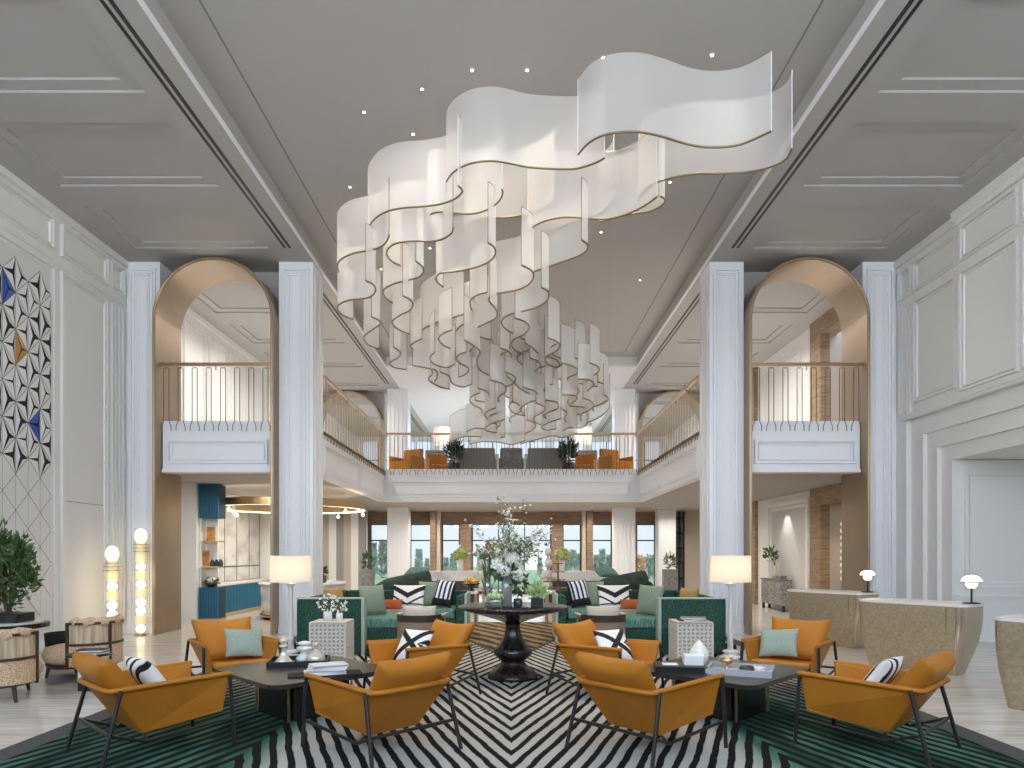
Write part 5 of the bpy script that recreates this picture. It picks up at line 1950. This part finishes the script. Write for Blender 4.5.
# ================================================================== GALLERY LOUNGE
ZG = ZF - .04
for s, who in ((-1, 'bar'), (1, 'reception')):
    for k, (x, y, rz) in enumerate(((3.45, 22.5, s * .5), (2.47, 23.5, s * -.35))):
        t = thing('amber_lounge_chair', ('amber lounge chair on the gallery beside the pillar on the %s side' if k == 0 else 'amber lounge chair on the gallery beside the plant on the %s side') % who, 'armchair', (s * x, y, ZG), rz)
        MB().bb(-.40, .40, -.38, .40, .16, .44).build('seat', M['amber'], t, .05)
        MB().box((0, .36, .58), (.74, .16, .66), 0, 0, -.12).build('backrest', M['amber'], t, .05)
        for q in (-1, 1):
            MB().bb(q * .36, q * .46, -.36, .38, .16, .62).build('arm', M['amber'], t, .04)
            for yy in (-.32, .32):
                MB().bb(q * .36 - .02, q * .36 + .02, yy - .02, yy + .02, 0, .16).build('leg', M['leg'], t)
    t = thing('gallery_sofa', 'taupe sofa on the gallery with its back to the railing on the %s side' % who, 'sofa', (s * 1.18, 23.0, ZG))
    MB().bb(-.62, .62, -.30, .5, .14, .45).build('seat', M['grey_up'], t, .04)
    MB().bb(-.64, .64, -.45, -.28, .12, .92).build('backrest', M['grey_up'], t, .05)
    for q in (-1, 1):
        MB().bb(q * .52, q * .66, -.28, .5, .12, .66).build('arm', M['grey_up'], t, .04)
    for q in (-1, 1):
        for yy in (-.38, .42):
            MB().bb(q * .55 - .03, q * .55 + .03, yy - .03, yy + .03, 0, .13).build('leg', M['wood_dark'], t)
    cushion('cream', 'pale cushion lying along the arm of the taupe gallery sofa on the %s side' % who, (s * .66, 22.9, ZG + .70), s * -.5, -1.1)
    t = thing('potted_plant', 'dark leafy potted plant on the gallery between sofa and chair on the %s side' % who, 'plant', (s * 1.84, 22.05, ZG))
    MB().lathe([(.001, 0), (.18, 0), (.22, .34), (.19, .34), (.001, .3)], n=24).build('pot', M['black'], t)
    b = MB()
    b.foliage((0, 0, .72), (.30, .26, .38), 460, .17, .055, 0, .8, .1)
    b.build('foliage', M['leaf_dark'], t)
    t = thing('grey_armchair', 'grey high-backed chair on the gallery behind the amber chairs on the %s side' % who, 'armchair', (s * 2.75, 25.0, ZG))
    MB().bb(-.36, .36, -.36, .36, .2, .46).build('seat', M['grey_up'], t, .04)
    MB().bb(-.36, .36, -.38, -.24, .2, 1.16).build('backrest', M['grey_up'], t, .05)
    for q in (-1, 1):
        for yy in (-.3, .3):
            MB().bb(q * .3 - .02, q * .3 + .02, yy - .02, yy + .02, 0, .2).build('leg', M['wood_dark'], t)
    xl = -2.62 if s < 0 else 2.75
    t = thing('gallery_lamp', 'big drum-shaded lamp glowing on the gallery on the %s side' % who, 'floor lamp', (xl, 26.0, ZG))
    MB().lathe([(.001, 0), (.2, 0), (.2, .03), (.03, .05), (.025, 1.55), (.001, 1.55)], n=24).build('base', M['white'], t)
    b = MB()
    r0 = .33
    b.loft([[(r0 * math.cos(2 * PI * k / 40), r0 * math.sin(2 * PI * k / 40), z) for k in range(40)] for z in (1.56, 2.2)], 0, True, False)
    b.build('lamp_shade', M['shade'], t)
    MB().ball((0, 0, 1.85), .06, 12).build('bulb', M['bulb'], t)
    point('gallery_lamp_light', (xl, 26.0, ZG + 1.86), 45, (1, .82, .58), .06)
t = thing('grey_armchair', 'grey wingback chair between the two gallery sofas, at the centre of the railing', 'armchair', (0, 23.4, ZG))
MB().bb(-.36, .36, -.36, .36, .2, .46).build('seat', M['grey_box'], t, .04)
MB().bb(-.38, .38, -.38, -.24, .2, 1.0).build('backrest', M['grey_box'], t, .08)
for q in (-1, 1):
    MB().bb(q * .34, q * .42, -.3, .34, .2, .66).build('arm', M['grey_box'], t, .03)
    for yy in (-.3, .3):
        MB().bb(q * .3 - .02, q * .3 + .02, yy - .02, yy + .02, 0, .2).build('leg', M['wood_dark'], t)
    o = MB().bb(-.035, .035, -.3, .3, 0, .78)
    o = o.build('white_screen', M['white'], None, .01, 2, (q * .455, 23.3, ZG))
    tag(o, 'narrow white upright panel beside the central grey chair on the %s side' % ('bar' if q < 0 else 'reception'), 'panel')

# ================================================================== OUTSIDE
gr = MB().bb(-40, 40, 26.9, 90, -.6, -.25).build('ground_outside', M['lawn'])
struct(gr)
def conifer(label, loc, h, r, m='conifer', n=420):
    t = thing('conifer_tree', label, 'tree', loc, 0, 'trees outside the back windows')
    MB().tube([(0, 0, 0), (0, 0, h * .5)], [.12, .05], 6).build('trunk', M['bark'], t)
    b = MB()
    for k in range(n):
        f = random.random() ** .8
        z = h * (.04 + .94 * f)
        rr = r * (1 - f * .88) * random.uniform(.55, 1.05)
        a = random.uniform(0, 2 * PI)
        b.leaf((rr * .7 * math.cos(a), rr * .7 * math.sin(a), z), (math.cos(a), math.sin(a), .9), h * .16, h * .055)
    b.lathe([(r * .55, h * .02), (r * .42, h * .4), (r * .18, h * .75), (.01, h * .96)], n=9)
    b.build('foliage', M[m], t)


rng = random.Random(9)
tr = [(373, 50, 2.9), (383, 51, 3.1), (419, 50, 2.35), (427, 53, 1.6), (446, 52, 1.7), (453, 50, 2.0), (567, 51, 1.9), (573, 50, 2.3), (579, 53, 2.0), (596, 53, 1.9), (602, 50, 2.4), (609, 52, 1.9), (653, 52, 1.9), (480, 53, 1.8), (494, 55, 1.5), (540, 54, 1.7)]
for i, (px, d, h) in enumerate(tr):
    conifer('slender grey-green conifer seen through the back windows', ((px - CX) / F * d, d, -.25), h * .86, .30 + .05 * (i % 3), 'conifer', 300)
for i, (px, d, h, m) in enumerate(((640, 46, 1.5, 'autumn'), (649, 48.5, 1.1, 'conifer'))):
    t = thing('round_tree', 'round %s tree outside the window beside the garden lattice' % ('autumn-coloured' if i == 0 else 'green'), 'tree', ((px - CX) / F * d, d, -.25))
    MB().tube([(0, 0, 0), (0, 0, .9)], [.08, .05], 6).build('trunk', M['bark'], t)
    b = MB()
    b.foliage((0, 0, 1.1), (.42, .42, .62), 500, .18, .1)
    b.build('foliage', M[m], t)
t = thing('hedge', 'dense green hedge behind the black lattice window', 'hedge', (6.7, 28.3, -.25))
b = MB()
for _ in range(1500):
    b.leaf((random.uniform(-.62, .62), random.uniform(-.3, .1), random.uniform(0, 4.0)), (random.uniform(-1, 1), -1, random.uniform(-.5, 1)), .22, .1)
b.bb(-.6, .6, -.1, .3, 0, 4.0)
b.build('foliage', M['hedge'], t)
# pale building far behind the garden
t = thing('distant_building', 'pale buildings far away behind the conifers', 'building', (0, 75, -.3))
for k, (x, w, h) in enumerate(((-1.2, 2.0, 3.1), (2.6, 2.4, 2.7))):
    MB().bb(x - w / 2, x + w / 2, 0, 3, 0, h).build('block', M['cream'], t)

# ================================================================== LIGHT
wd = bpy.data.worlds.new('World')
bpy.context.scene.world = wd
wd.use_nodes = True
nt = wd.node_tree
bg = nt.nodes['Background']
tc = nt.nodes.new('ShaderNodeTexCoord')
sp = nt.nodes.new('ShaderNodeSeparateXYZ')
nt.links.new(tc.outputs['Generated'], sp.inputs[0])
mr = nt.nodes.new('ShaderNodeMapRange')                 # sky made brighter behind the viewer to light the room
mr.inputs['From Min'].default_value = -.35
mr.inputs['From Max'].default_value = .35
mr.inputs['To Min'].default_value = 6.5
mr.inputs['To Max'].default_value = .92
nt.links.new(sp.outputs[1], mr.inputs['Value'])
cr = nt.nodes.new('ShaderNodeValToRGB')
cr.color_ramp.elements[0].position = .0
cr.color_ramp.elements[0].color = (.86, .93, 1, 1)
cr.color_ramp.elements[1].position = .5
cr.color_ramp.elements[1].color = (.60, .76, .98, 1)
nt.links.new(sp.outputs[2], cr.inputs['Fac'])
nt.links.new(cr.outputs['Color'], bg.inputs['Color'])
nt.links.new(mr.outputs['Result'], bg.inputs['Strength'])

# fill lamps without fixtures, added under the gallery and in the wings
def fill_light(x, y, z, p, col=(1, .90, .76)):
    area('fill_light', (x, y, z - .02), .22, p, col, (0, 0, 0), None, 150).data.shape = 'DISK'


for s in (-1, 1):
    for y in (15.6, 18.4, 21.6, 24.2):
        fill_light(s * 5.8, y, ZS, 28)
    for x in (1.2, 3.0):
        fill_light(s * x, 22.8, ZS, 28)
        fill_light(s * x, 25.2, ZS, 28)
    for y in (15.7, 18.1, 22.9, 28.8):
        fill_light(s * 5.8, y, HC + .055, 60, (1, .94, .86))
    fill_light(s * 1.8, 25, HC - .1, 60, (.85, .92, 1))
    fill_light(s * 1.8, 29, HC - .1, 60, (.85, .92, 1))
area('ring_glow', (-5.87, 18.0, 2.70), 3.4, 35, (1, .92, .78), (0, 0, 0), None, 170).data.shape = 'DISK'
point('niche_spot', (7.3, 18.95, 3.1), 60, (1, .93, .82), .04, 60, (0, R(-12), 0))
point('recess_spot', (8.1, 15.7, 2.7), 30, (1, .85, .62), .08, 120)

# ================================================================== CAMERA
cam = bpy.data.cameras.new('camera')
cam.sensor_width = 36
cam.lens = 24
cam.shift_y = (CY - 384) / 1024
cam.shift_x = (512 - CX) / 1024
cam.clip_end = 300
co = bpy.data.objects.new('camera', cam)
COL.objects.link(co)
co.location = (0, 0, EYE)
co.rotation_euler = (PI / 2, 0, 0)
sc = bpy.context.scene
sc.camera = co
sc.view_settings.view_transform = 'Standard'
sc.view_settings.look = 'None'
sc.view_settings.gamma = 1
sc.view_settings.exposure = 0.28
sc.view_settings.use_curve_mapping = False
sc.cycles.use_adaptive_sampling = False
sc.cycles.max_bounces = 10
sc.cycles.diffuse_bounces = 6
sc.cycles.transparent_max_bounces = 24
sc.cycles.sample_clamp_indirect = 6
